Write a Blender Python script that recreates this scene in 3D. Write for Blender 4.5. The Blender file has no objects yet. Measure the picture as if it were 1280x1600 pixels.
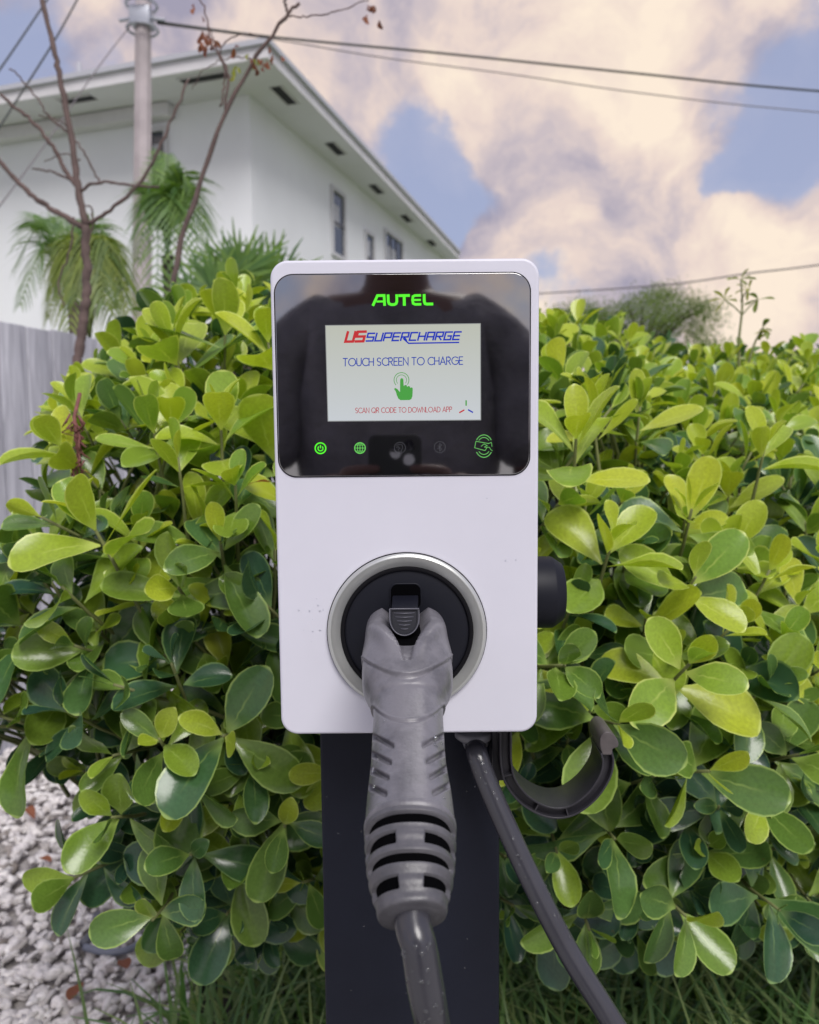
import bpy, bmesh, math, random
import numpy as np
from mathutils import Vector, Matrix, noise
random.seed(7); np.random.seed(7)
R = math.radians
scn = bpy.context.scene
COL = scn.collection

# ------------------------------------------------------------------ camera
F_PX, W_PX, H_PX = 1240.0, 1280.0, 1600.0
PITCH, ROLL = R(5.2), R(0.55)
CAM = Vector((0, 0, 1.25))
fwd = Vector((0, math.cos(PITCH), -math.sin(PITCH)))
r0 = Vector((1, 0, 0)); u0 = Vector((0, math.sin(PITCH), math.cos(PITCH)))
rgt = (r0*math.cos(ROLL) - u0*math.sin(ROLL)).normalized()
upv = (r0*math.sin(ROLL) + u0*math.cos(ROLL)).normalized()
cd = bpy.data.cameras.new('camera'); cam = bpy.data.objects.new('camera', cd); COL.objects.link(cam)
cam.matrix_world = Matrix(((rgt.x, upv.x, -fwd.x, CAM.x), (rgt.y, upv.y, -fwd.y, CAM.y), (rgt.z, upv.z, -fwd.z, CAM.z), (0, 0, 0, 1)))
cd.sensor_fit = 'HORIZONTAL'; cd.sensor_width = 36; cd.lens = 36*F_PX/W_PX
cd.clip_start = 0.02; cd.clip_end = 2000
cd.dof.use_dof = True; cd.dof.focus_distance = 0.54; cd.dof.aperture_fstop = 12
scn.camera = cam

def ray(px, py):
    return (fwd*F_PX + rgt*(px-W_PX/2) - upv*(py-H_PX/2))/F_PX     # per metre of depth
def W(px, py, d): return CAM + ray(px, py)*d
def on_y(px, py, Y):
    r = ray(px, py); return CAM + r*((Y-CAM.y)/r.y)
def on_z(px, py, Z):
    r = ray(px, py); return CAM + r*((Z-CAM.z)/r.z)
def on_plane(px, py, p, n):
    r = ray(px, py); return CAM + r*((p-CAM).dot(n)/r.dot(n))

# ------------------------------------------------------------------ world, sun
SUN_EL, SUN_AZ = R(50), R(160)     # azimuth from +Y clockwise: behind the camera, a little to its right
w = bpy.data.worlds.new('World'); scn.world = w; w.use_nodes = True
nt = w.node_tree; nt.nodes.clear(); N = nt.nodes.new; Lk = nt.links.new
def sock(n, v, inp):
    if hasattr(v, 'is_linked'): nt.links.new(v, n.inputs[inp])
    else: n.inputs[inp].default_value = v
out = N('ShaderNodeOutputWorld')
sky = N('ShaderNodeTexSky'); sky.sky_type = 'NISHITA'; sky.sun_disc = False
sky.sun_elevation = SUN_EL; sky.sun_rotation = SUN_AZ; sky.air_density = 1.0; sky.dust_density = 1.2; sky.ozone_density = 2.0
bgs = N('ShaderNodeBackground'); bgs.inputs[1].default_value = 0.10
hs = N('ShaderNodeMixRGB'); hs.blend_type = 'MIX'; hs.inputs[0].default_value = 0.75; hs.inputs[2].default_value = (4.0, 4.5, 6.6, 1)
Lk(sky.outputs[0], hs.inputs[1]); Lk(hs.outputs[0], bgs.inputs[0])
tc = N('ShaderNodeTexCoord')
def nmath(op, a, b=0.0, c=None, clamp=False):
    n = N('ShaderNodeMath'); n.operation = op; n.use_clamp = clamp
    sock(n, a, 0); sock(n, b, 1)
    if c is not None: sock(n, c, 2)
    return n.outputs[0]
def nnoise(vec, scale, det, rough=0.5, dist=0.0):
    n = N('ShaderNodeTexNoise'); Lk(vec, n.inputs['Vector']); n.inputs['Scale'].default_value = scale
    n.inputs['Detail'].default_value = det; n.inputs['Roughness'].default_value = rough; n.inputs['Distortion'].default_value = dist
    return n
n1 = nnoise(tc.outputs['Generated'], 3.2, 6, 0.52)
sub = N('ShaderNodeVectorMath'); sub.operation = 'SUBTRACT'; Lk(n1.outputs['Color'], sub.inputs[0]); sub.inputs[1].default_value = (.5, .5, .5)
sc_ = N('ShaderNodeVectorMath'); sc_.operation = 'SCALE'; Lk(sub.outputs[0], sc_.inputs[0]); sc_.inputs[3].default_value = 0.30
ad = N('ShaderNodeVectorMath'); Lk(tc.outputs['Generated'], ad.inputs[0]); Lk(sc_.outputs[0], ad.inputs[1])
n2 = nnoise(tc.outputs['Generated'], 2.6, 8, 0.58, 0.25)
n3 = nnoise(tc.outputs['Generated'], 9.0, 10, 0.60, 0.15)
dens = nmath('MULTIPLY_ADD', n2.outputs[0], 1.4, -0.50)
dens = nmath('ADD', dens, nmath('MULTIPLY_ADD', n3.outputs[0], 1.15, -0.575))
BLOBS = [(520, 60, .24, .45), (430, 160, .12, .2), (560, 230, .10, .22), (820, 60, .22, .35), (1010, 60, .20, .32), (900, 230, .20, .55),
         (1010, 350, .20, .55), (860, 370, .07, .1), (745, 385, .075, 1.1), (1110, 200, .08, .2), (1260, 470, .17, .6), (1080, 480, .18, .4), (1215, 325, .05, .3),
         (690, 290, .14, -.62), (720, 210, .08, -.15), (1225, 150, .12, -.48), (1190, 275, .07, -.5), (1255, 235, .10, -.3), (70, 60, .14, -.2),
         (230, 40, .14, .3), (870, 440, .07, -.25), (650, 330, .08, -.3)]
for (bx, by, rad, amp) in BLOBS:
    d = ray(bx, by).normalized()
    dn = N('ShaderNodeVectorMath'); dn.operation = 'DISTANCE'; Lk(ad.outputs[0], dn.inputs[0]); dn.inputs[1].default_value = tuple(d)
    mr = N('ShaderNodeMapRange'); mr.interpolation_type = 'SMOOTHSTEP'; Lk(dn.outputs['Value'], mr.inputs[0])
    mr.inputs[1].default_value = 0; mr.inputs[2].default_value = rad; mr.inputs[3].default_value = amp; mr.inputs[4].default_value = 0
    dens = nmath('ADD', dens, mr.outputs[0])
mk = N('ShaderNodeMapRange'); mk.interpolation_type = 'SMOOTHSTEP'; Lk(dens, mk.inputs[0])
mk.inputs[1].default_value = 0.08; mk.inputs[2].default_value = 0.40; mk.inputs[3].default_value = 0.14; mk.inputs[4].default_value = 1
# cloud colour: creamy billows, lilac-grey hollows
n4 = nnoise(ad.outputs[0], 5.5, 9, 0.56, 0.1)
cr = N('ShaderNodeValToRGB'); Lk(nmath('ADD', nmath('MULTIPLY', dens, 0.12), n4.outputs[0]), cr.inputs[0])
cr.color_ramp.elements[0].position = 0.42; cr.color_ramp.elements[0].color = (0.36, 0.34, 0.44, 1)
for p_, c_ in ((0.51, (0.56, 0.49, 0.53)), (0.60, (0.80, 0.66, 0.60))):
    e = cr.color_ramp.elements.new(p_); e.color = (*c_, 1)
cr.color_ramp.elements[-1].position = 0.71; cr.color_ramp.elements[-1].color = (0.95, 0.81, 0.67, 1)
bgc = N('ShaderNodeBackground'); Lk(cr.outputs[0], bgc.inputs[0]); bgc.inputs[1].default_value = 0.98
mx = N('ShaderNodeMixShader'); Lk(mk.outputs[0], mx.inputs[0]); Lk(bgs.outputs[0], mx.inputs[1]); Lk(bgc.outputs[0], mx.inputs[2])
Lk(mx.outputs[0], out.inputs[0])
sl = bpy.data.lights.new('sun', 'SUN'); so = bpy.data.objects.new('sun', sl); COL.objects.link(so)
sl.energy = 2.7; sl.angle = R(30); sl.color = (1, .965, .93)
sd = Vector((math.sin(SUN_AZ)*math.cos(SUN_EL), math.cos(SUN_AZ)*math.cos(SUN_EL), math.sin(SUN_EL)))
so.rotation_euler = sd.to_track_quat('Z', 'Y').to_euler(); so.location = sd*20
vs = scn.view_settings; vs.view_transform = 'Standard'; vs.look = 'None'; vs.exposure = 0.08; vs.gamma = 1; vs.use_curve_mapping = False
scn.cycles.use_denoising = True
scn.cycles.max_bounces = 8

# ------------------------------------------------------------------ helpers
def mat(name, col, rough=0.5, metal=0.0, spec=0.5, emis=None, es=0.0, coat=0.0, noise_amt=0.0, noise_scale=20.0, bump=0.0, bump_scale=60.0, trans=None, col2=None, bump_dist=0.002):
    m = bpy.data.materials.new(name); m.use_nodes = True; t = m.node_tree; b = t.nodes['Principled BSDF']
    b.inputs['Base Color'].default_value = (*col, 1); b.inputs['Roughness'].default_value = rough; b.inputs['Metallic'].default_value = metal
    b.inputs['Specular IOR Level'].default_value = spec
    if coat: b.inputs['Coat Weight'].default_value = coat; b.inputs['Coat Roughness'].default_value = 0.03
    if emis: b.inputs['Emission Color'].default_value = (*emis, 1); b.inputs['Emission Strength'].default_value = es
    co = t.nodes.new('ShaderNodeTexCoord')
    if noise_amt or col2:
        n = t.nodes.new('ShaderNodeTexNoise'); n.inputs['Scale'].default_value = noise_scale; n.inputs['Detail'].default_value = 6; n.inputs['Roughness'].default_value = .6
        t.links.new(co.outputs['Object'], n.inputs['Vector'])
        r = t.nodes.new('ShaderNodeValToRGB'); t.links.new(n.outputs[0], r.inputs[0])
        c2 = col2 or tuple(c*(1-noise_amt) for c in col)
        r.color_ramp.elements[0].position = .35; r.color_ramp.elements[1].position = .65
        r.color_ramp.elements[0].color = (*c2, 1); r.color_ramp.elements[1].color = (*col, 1)
        t.links.new(r.outputs[0], b.inputs['Base Color'])
    if bump:
        n = t.nodes.new('ShaderNodeTexNoise'); n.inputs['Scale'].default_value = bump_scale; n.inputs['Detail'].default_value = 4
        t.links.new(co.outputs['Object'], n.inputs['Vector'])
        bp = t.nodes.new('ShaderNodeBump'); bp.inputs['Strength'].default_value = bump; bp.inputs['Distance'].default_value = bump_dist
        t.links.new(n.outputs[0], bp.inputs['Height']); t.links.new(bp.outputs[0], b.inputs['Normal'])
    if trans: b.inputs['Transmission Weight'].default_value = trans
    return m

def link(name, me, m=None, parent=None, loc=None):
    o = bpy.data.objects.new(name, me); COL.objects.link(o)
    if m is not None and me is not None and len(me.materials) == 0: me.materials.append(m)
    if parent is not None: o.parent = parent
    if loc is not None: o.location = loc
    return o
def mesh(name, vs_, fs, m=None, parent=None, smooth=False, loc=None):
    me = bpy.data.meshes.new(name); me.from_pydata([tuple(v) for v in vs_], [], fs); me.validate(); me.update()
    if smooth:
        for p in me.polygons: p.use_smooth = True
    return link(name, me, m, parent, loc)
def tag(o, label=None, cat=None, group=None, kind=None):
    if label: o['label'] = label
    if cat: o['category'] = cat
    if group: o['group'] = group
    if kind: o['kind'] = kind
    return o
def empty(name, loc, label=None, cat=None, group=None):
    o = bpy.data.objects.new(name, None); COL.objects.link(o); o.location = loc; o.empty_display_size = .05
    return tag(o, label, cat, group)

class MB:
    def __init__(s): s.v = []; s.f = []
    def add(s, vs_, fs):
        k = len(s.v); s.v += [tuple(v) for v in vs_]; s.f += [tuple(i+k for i in f) for f in fs]
    def box(s, c, d, M=None):
        x, y, z = (q/2 for q in d); vs_ = [Vector((sx*x, sy*y, sz*z)) for sx in (-1, 1) for sy in (-1, 1) for sz in (-1, 1)]
        if M is not None: vs_ = [M @ v for v in vs_]
        s.add([v+Vector(c) for v in vs_], [(0, 1, 3, 2), (4, 6, 7, 5), (0, 4, 5, 1), (2, 3, 7, 6), (0, 2, 6, 4), (1, 5, 7, 3)])
    def tube(s, pts, rad, seg=8, cap=True):
        pts = [Vector(p) for p in pts]; n = len(pts); k = len(s.v)
        rads = rad if hasattr(rad, '__len__') else [rad]*n
        ref = None
        for i, p in enumerate(pts):
            t = (pts[min(i+1, n-1)] - pts[max(i-1, 0)]).normalized()
            if ref is None:
                ref = t.orthogonal().normalized()
            ref = (ref - t*ref.dot(t))
            ref = ref.normalized() if ref.length > 1e-6 else t.orthogonal().normalized()
            b = t.cross(ref)
            for j in range(seg):
                a = 2*math.pi*j/seg; s.v.append(tuple(p + (ref*math.cos(a)+b*math.sin(a))*rads[i]))
        for i in range(n-1):
            for j in range(seg):
                j2 = (j+1) % seg; s.f.append((k+i*seg+j, k+i*seg+j2, k+(i+1)*seg+j2, k+(i+1)*seg+j))
        if cap:
            s.f.append(tuple(k+j for j in range(seg))[::-1]); s.f.append(tuple(k+(n-1)*seg+j for j in range(seg)))
    def prism(s, poly, y0, y1):       # poly in xz (counter clockwise seen from -y), front at y0
        n = len(poly); k = len(s.v)
        s.v += [(x, y0, z) for x, z in poly] + [(x, y1, z) for x, z in poly]
        s.f.append(tuple(range(k, k+n))); s.f.append(tuple(range(k+2*n-1, k+n-1, -1)))
        for i in range(n):
            j = (i+1) % n; s.f.append((k+i, k+n+i, k+n+j, k+j))
    def build(s, name, m=None, parent=None, smooth=False, loc=None, bevel=0, fixn=True):
        me = bpy.data.meshes.new(name); me.from_pydata(s.v, [], s.f); me.update()
        if fixn:
            bm = bmesh.new(); bm.from_mesh(me); bmesh.ops.recalc_face_normals(bm, faces=bm.faces); bm.to_mesh(me); bm.free()
        if smooth:
            for p in me.polygons: p.use_smooth = True
        o = link(name, me, m, parent, loc)
        if bevel:
            b = o.modifiers.new('bevel', 'BEVEL'); b.width = bevel; b.segments = 3; b.limit_method = 'ANGLE'
            for p in me.polygons: p.use_smooth = True
        return o

def spline(pts, n):
    P = [Vector(p) for p in pts]; P = [P[0]*2-P[1]] + P + [P[-1]*2-P[-2]]; o = []
    segs = len(P)-3
    for i in range(n):
        t = i/(n-1)*segs; k = min(int(t), segs-1); t -= k
        a, b, c, d = P[k], P[k+1], P[k+2], P[k+3]
        o.append(.5*((2*b) + (c-a)*t + (2*a-5*b+4*c-d)*t*t + (3*b-a-3*c+d)*t*t*t))
    return o
def sst(a, b, x):
    t = np.clip((x-a)/(b-a), 0, 1); return t*t*(3-2*t)
def rrect(w_, h_, r, n=10, cx=0, cz=0):
    o = []
    for (sx, sz, a0) in ((1, 1, 0), (-1, 1, 90), (-1, -1, 180), (1, -1, 270)):
        for i in range(n+1):
            a = R(a0+90*i/n); o.append((cx+sx*(w_/2-r)+r*math.cos(a), cz+sz*(h_/2-r)+r*math.sin(a)))
    return o

# ------------------------------------------------------------------ materials
M_white = mat('white_satin_paint', (.69, .69, .775), .38, spec=.45, bump=.08, bump_scale=1400, bump_dist=.0004, noise_amt=.06, noise_scale=5)
M_house_l = mat('white_stucco', (.88, .90, .93), .85, bump=.3, bump_scale=25, noise_amt=.05, noise_scale=.8)
M_soffit = mat('soffit_paint', (.74, .74, .77), .8, noise_amt=.06, noise_scale=1.5)
M_fascia = mat('fascia_paint', (.74, .73, .75), .6, noise_amt=.10, noise_scale=2.5)
M_fascia2 = mat('drip_edge', (.50, .51, .56), .5)
M_vent = mat('vent_dark', (.03, .03, .035), .9)
M_pane = mat('window_glass', (.04, .05, .07), .08, spec=.8)
M_wframe = mat('window_frame_white', (.6, .6, .62), .5)
M_blind = mat('curtain_pale', (.5, .51, .55), .8)
M_roof = mat('roofing', (.3, .29, .29), .9)
M_post = mat('post_powder_coat', (.010, .012, .022), .5, spec=.25, bump=.12, bump_scale=500, bump_dist=.0005, noise_amt=.2, noise_scale=12)
M_glass = mat('black_glass', (.004, .004, .006), .035, spec=1.0); M_glass.node_tree.nodes['Principled BSDF'].inputs['IOR'].default_value = 2.6
M_ring = mat('brushed_silver', (.66, .68, .66), .33, metal=.75, noise_amt=.1, noise_scale=30, bump=.05, bump_scale=700, bump_dist=.0003)
M_black = mat('black_plastic', (.008, .009, .015), .5, spec=.25, bump=.08, bump_scale=600, bump_dist=.0004)
M_rim = mat('black_rim', (.005, .005, .007), .5, spec=.2)
M_hole_shade = mat('hole_shade_black', (.001, .001, .0015), .9, spec=.05)  # near-black colour standing in for the shade inside openings
def dirty_grey(name, col, col2, rough):
    m = mat(name, col, rough, bump=.25, bump_scale=420, bump_dist=.0007); t = m.node_tree; b = t.nodes['Principled BSDF']
    co = t.nodes.new('ShaderNodeTexCoord')
    n = t.nodes.new('ShaderNodeTexNoise'); n.inputs['Scale'].default_value = 38; n.inputs['Detail'].default_value = 8; n.inputs['Roughness'].default_value = .68
    t.links.new(co.outputs['Object'], n.inputs['Vector'])
    r = t.nodes.new('ShaderNodeValToRGB'); t.links.new(n.outputs[0], r.inputs[0])
    r.color_ramp.elements[0].position = .33; r.color_ramp.elements[0].color = (*col2, 1); r.color_ramp.elements[1].position = .56; r.color_ramp.elements[1].color = (*col, 1)
    t.links.new(r.outputs[0], b.inputs['Base Color'])
    r2 = t.nodes.new('ShaderNodeMapRange'); t.links.new(n.outputs[0], r2.inputs[0]); r2.inputs[1].default_value = .3; r2.inputs[2].default_value = .5; r2.inputs[3].default_value = .28; r2.inputs[4].default_value = rough
    t.links.new(r2.outputs[0], b.inputs['Roughness'])
    return m
M_plug = dirty_grey('grey_rubber_grip', (.165, .160, .182), (.085, .084, .098), .34)
M_relief = dirty_grey('grey_rubber_relief', (.105, .102, .115), (.065, .065, .075), .42)
M_cable = mat('cable_jacket', (.045, .045, .056), .24, spec=.6, bump=.06, bump_scale=120, noise_amt=.15, noise_scale=30)
M_latch = mat('latch_plastic', (.010, .011, .018), .38, spec=.22)
M_hook = mat('hook_plastic', (.030, .029, .036), .38, noise_amt=.2, noise_scale=40, bump=.1, bump_scale=200, bump_dist=.0006)
M_drop = mat('water_drop', (.9, .92, .95), .03, spec=.6, trans=.95); M_drop.node_tree.nodes['Principled BSDF'].inputs['IOR'].default_value = 1.33

# ------------------------------------------------------------------ ground
M_soil = mat('soil', (.055, .045, .038), .95, col2=(.028, .026, .020), noise_scale=7, bump=.6, bump_scale=30, bump_dist=.02)
gr = mesh('ground', [(-600, -600, -.03), (600, -600, -.03), (600, 900, -.03), (-600, 900, -.03)], [(0, 1, 2, 3)], M_soil); tag(gr, kind='structure')
pv = mesh('bounce_pavement', [(-40, -60, -.02), (40, -60, -.02), (40, .50, -.02), (-40, .50, -.02)], [(0, 1, 2, 3)], mat('concrete_paving', (.46, .45, .43), .9, noise_amt=.2, noise_scale=2, bump=.3, bump_scale=40)); tag(pv, kind='structure')  # unseen paving behind the camera, added to bounce light onto charger and soffit
yd = mesh('yard', [(-40, 3.6, -.016), (60, 3.6, -.016), (60, 60, -.016), (-40, 60, -.016)], [(0, 1, 2, 3)], mat('pale_yard', (.20, .24, .13), .9, col2=(.12, .15, .08), noise_scale=.6)); tag(yd, kind='structure')
M_bed = mat('gravel_base', (.50, .47, .46), .95, col2=(.24, .22, .21), noise_scale=45, bump=.8, bump_scale=60, bump_dist=.01)
gb = mesh('gravel_bed', [(-6, .6, -.012), (-.62, .6, -.012), (-.52, 1.6, -.012), (-.45, 2.6, -.012), (.3, 4.2, -.012), (-6, 6, -.012)], [(0, 1, 2, 3, 4, 5)], M_bed); tag(gb, kind='structure')

def gravel():
    bm = bmesh.new(); bmesh.ops.create_icosphere(bm, subdivisions=2, radius=1); base = np.array([v.co[:] for v in bm.verts]); fc = np.array([[v.index for v in f.verts] for f in bm.faces]); bm.free()
    n = 7800; V = []; Fc = []; col = []
    rng = np.random.RandomState(3)
    i = 0
    while i < n:
        y = 1.42 + 2.5*rng.rand()**1.15; x = -(.62*y+.3) + 2.0*rng.rand()
        if x > -.62 + (y-1.2)*.14 + .12*rng.rand() : continue
        s = .0085 + .0125*rng.rand()**1.6
        q = base * (s*np.array([1.15, .62+.4*rng.rand(), .38+.3*rng.rand()]))
        fr = 1 + .38*np.sin(base @ rng.randn(3)*2.3 + rng.rand()*6) * .8 + .20*np.sin(base @ rng.randn(3)*3 + rng.rand()*6)
        q = q*fr[:, None]
        a, b_, c_ = rng.rand()*6.28, (rng.rand()-.5)*1.3, (rng.rand()-.5)*1.3
        Rm = np.array((Matrix.Rotation(a, 3, 'Z') @ Matrix.Rotation(b_, 3, 'X') @ Matrix.Rotation(c_, 3, 'Y')))
        q = q @ Rm.T + np.array([x, y, .004 + rng.rand()*.020])
        V.append(q); Fc.append(fc + i*len(base)); i += 1
    V = np.concatenate(V); Fc = np.concatenate(Fc)
    me = bpy.data.meshes.new('gravel'); me.from_pydata(V.tolist(), [], Fc.tolist()); me.polygons.foreach_set('use_smooth', [True]*len(me.polygons)); me.update()
    m = bpy.data.materials.new('white_stone'); m.use_nodes = True; t = m.node_tree; b = t.nodes['Principled BSDF']; b.inputs['Roughness'].default_value = .8
    g = t.nodes.new('ShaderNodeNewGeometry'); r = t.nodes.new('ShaderNodeValToRGB'); t.links.new(g.outputs['Random Per Island'], r.inputs[0])
    el = r.color_ramp.elements; el[0].color = (.20, .17, .15, 1); el[1].color = (.88, .85, .84, 1); el[1].position = 1
    for p, c in ((.05, (.40, .36, .34)), (.10, (.62, .59, .58)), (.4, (.76, .72, .72)), (.7, (.82, .78, .76))):
        e_ = el.new(p); e_.color = (*c, 1)
    co = t.nodes.new('ShaderNodeTexCoord'); n_ = t.nodes.new('ShaderNodeTexNoise'); n_.inputs['Scale'].default_value = 60; n_.inputs['Detail'].default_value = 5; t.links.new(co.outputs['Object'], n_.inputs['Vector'])
    mr_ = t.nodes.new('ShaderNodeMapRange'); t.links.new(n_.outputs[0], mr_.inputs[0]); mr_.inputs[1].default_value = .3; mr_.inputs[2].default_value = .6; mr_.inputs[3].default_value = .62; mr_.inputs[4].default_value = 1
    mm = t.nodes.new('ShaderNodeMixRGB'); mm.blend_type = 'MULTIPLY'; mm.inputs[0].default_value = 1; t.links.new(r.outputs[0], mm.inputs[1]); t.links.new(mr_.outputs[0], mm.inputs[2]); t.links.new(mm.outputs[0], b.inputs['Base Color'])
    bp = t.nodes.new('ShaderNodeBump'); bp.inputs['Strength'].default_value = .4; bp.inputs['Distance'].default_value = .002; t.links.new(n_.outputs[0], bp.inputs['Height']); t.links.new(bp.outputs[0], b.inputs['Normal'])
    o = link('gravel', me, m); tag(o, 'white and pale grey stones spread beside the hedge', 'gravel', kind='stuff')
gravel()

# ------------------------------------------------------------------ house
def house():
    ZS = W(391, 147, 12.0).z
    yaw = R(17.2)
    dr = Vector((math.sin(yaw), math.cos(yaw), 0)); dl = Vector((-math.cos(yaw), math.sin(yaw), 0))
    C = on_z(389, 148, ZS)
    H = empty('house', (C.x, C.y, 0), 'white two storey house with deep soffit eaves behind the hedge', 'house')
    def P(v): return Vector(v) - Vector((C.x, C.y, 0))
    Lr, Ll = 24.0, 16.0
    # walls
    b = MB(); c0 = Vector((C.x, C.y, 0)); c1 = c0+dr*Lr; c2 = c1+dl*Ll; c3 = c0+dl*Ll
    q = [P(p) for p in (c0, c1, c2, c3)]
    b.add(q + [p+Vector((0, 0, ZS+.10)) for p in q], [(0, 1, 5, 4), (1, 2, 6, 5), (2, 3, 7, 6), (3, 0, 4, 7)])
    b.build('wall', M_house_l, H)
    # soffit outline
    A = on_z(0, 163, ZS); B = on_z(416, 90, ZS); D = on_z(716, 405, ZS)
    A = B + (A-B)*2.2; D = B + (D-B)*1.0
    inner = [c0+Vector((0, 0, ZS)), c0+dr*Lr+Vector((0, 0, ZS)), c0+dl*Ll+Vector((0, 0, ZS))]
    i0 = inner[0] - dr*-.2 + dl*.2
    b = MB(); b.add([P(p) for p in (B, D, inner[1]+dl*.3, i0)], [(0, 1, 2, 3)]); b.add([P(p) for p in (B, i0, inner[2]+dr*.3, A)], [(0, 1, 2, 3)])
    b.build('soffit', M_soffit, H)
    # fascia: lower board and drip edge above it, both standing boards with thickness
    def board(name, p, q_, z0, z1, out_, th, m):
        t = (q_-p).normalized(); nrm = Vector((t.y, -t.x, 0)); 
        if nrm.dot(out_) < 0: nrm = -nrm
        v = []
        for a in (p, q_):
            for k in (0, th):
                for z in (z0, z1): v.append(P(a + nrm*k + Vector((0, 0, z))))
        bb = MB(); bb.add(v, [(0, 1, 3, 2), (4, 6, 7, 5), (0, 4, 5, 1), (2, 3, 7, 6), (0, 2, 6, 4), (1, 5, 7, 3)]); bb.build(name, m, H)
    ol = -dr; orr = -dl
    tl = (A-B).normalized(); tr = (D-B).normalized()
    board('fascia', B - tl*.03, A, -.015, .15, ol, .04, M_fascia); board('fascia', B - tr*.03, D, -.017, .148, orr, .04, M_fascia)
    board('drip_edge', B - tl*.07, A,   .152, .225, ol, .09, M_fascia2); board('drip_edge', B - tr*.07, D,   .151, .223, orr, .09, M_fascia2)
    # low roof
    rz = ZS+.222; mid = (A+D)*.5
    b = MB(); pts = [B, D, D+dl*Ll*.9+dr*.5, A+dr*Lr*.5]
    ctr = sum((p for p in pts), Vector())/4
    v = [P(Vector((p.x, p.y, rz-.01))) for p in pts] + [P(Vector((ctr.x, ctr.y, rz+.25)))]
    b.add(v, [(0, 1, 4), (1, 2, 4), (2, 3, 4), (3, 0, 4)]); rf = b.build('roof', M_roof, H)
    vp = MB(); pv = W(124, 112, 13.5); vp.tube([P(pv)-Vector((0, 0, .5)), P(pv)+Vector((0, 0, .14))], .045, 10); vp.build('vent_pipe', M_fascia2, rf)
    # soffit vents
    for (px, py, d_, L_, wd) in [(445, 150, tr, .62, .16), (525, 233, tr, .60, .16), (589, 296, tr, .60, .16), (636, 342, tr, .6, .16), (675, 380, tr, .6, .16),
                           (120, 156, tl, .58, .16), (318, 122, tl, .74, .17)]:
        p = on_z(px, py, ZS-.012); n_ = Vector((d_.y, -d_.x, 0))
        b = MB(); v = [P(p + d_*a*L_/2 + n_*c*wd/2 + Vector((0, 0, z))) for z in (0, .01) for a, c in ((-1, -1), (1, -1), (1, 1), (-1, 1))]
        b.add(v, [(0, 1, 2, 3), (4, 5, 6, 7), (0, 1, 5, 4), (1, 2, 6, 5), (2, 3, 7, 6), (3, 0, 4, 7)]); vv = b.build('soffit_vent', M_vent, H)
        b = MB()
        for s_ in (-1, 1):
            pp = P(p) + n_*s_*(wd/2+.012) + Vector((0, 0, -.002)); Mx = Matrix((d_, n_, Vector((0, 0, 1)))).transposed()
            b.box(pp, (L_+.05, .018, .02), Mx)
        b.build('vent_frame', M_fascia, vv)
    # duct box under the left eave
    wn = -dr
    p0 = on_plane(0, 212, c0, wn); p1 = on_plane(274, 165, c0, wn); zt = ZS-.005
    Mx = Matrix((dl, dr, Vector((0, 0, 1)))).transposed()
    ln = (p0-p1).length*1.5
    cc = Vector((p1.x, p1.y, 0)) + dl*ln/2 - dr*.12 + Vector((0, 0, ZS-.11)); b = MB(); b.box(P(cc), (ln, .22, .19), Mx); b.build('duct_box', M_fascia, H, bevel=.01)
    # windows
    def window(x0, x1, y0, y1, n_, d_, split=True, shade=.35):
        p = on_plane((x0+x1)/2, (y0+y1)/2, c0, n_); a = on_plane(x0, (y0+y1)/2, c0, n_); c = on_plane(x1, (y0+y1)/2, c0, n_)
        t_ = on_plane((x0+x1)/2, y0, c0, n_); bt = on_plane((x0+x1)/2, y1, c0, n_)
        w_ = (c-a).length; h_ = t_.z-bt.z; ctr_ = Vector((p.x, p.y, (t_.z+bt.z)/2)); Mw = Matrix((d_, n_, Vector((0, 0, 1)))).transposed()
        f = MB(); fr = .07
        for s_ in (-1, 1):
            f.box(P(ctr_) + d_*s_*(w_/2+fr/2) + n_*.02, (fr, .06, h_+2*fr), Mw)
            f.box(P(ctr_) + Vector((0, 0, s_*(h_/2+fr/2))) + n_*.018, (w_, .058, fr), Mw)
        fo = f.build('window', M_wframe, H)
        g = MB(); g.box(P(ctr_)+n_*.004, (w_-.004, .008, h_-.004), Mw); g.build('pane', M_pane, fo)
        s2 = MB()
        if split: s2.box(P(ctr_)+n_*.018, (w_, .02, .05), Mw)
        else:
            for k in (-.17, .17): s2.box(P(ctr_)+d_*k*w_+n_*.018, (.04, .02, h_), Mw)
        s2.build('sash_bar', mat('dark_sash', (.12, .12, .14), .5), fo)
        if shade:
            s3 = MB(); s3.box(P(ctr_)+n_*.010+Vector((0, 0, h_*.12))-d_*w_*.12, (w_*.5, .004, h_*shade), Mw); s3.build('curtain', M_blind, fo)
    nR = -dl
    window(519, 536, 303, 398, nR, dr); window(571, 582, 368, 440, nR, dr, True, .5); window(602, 627, 372, 450, nR, dr, False, .3)
    window(238, 259, 206, 290, -dr, dl*-1, True, .3)
    return ZS
ZS = house()

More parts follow.
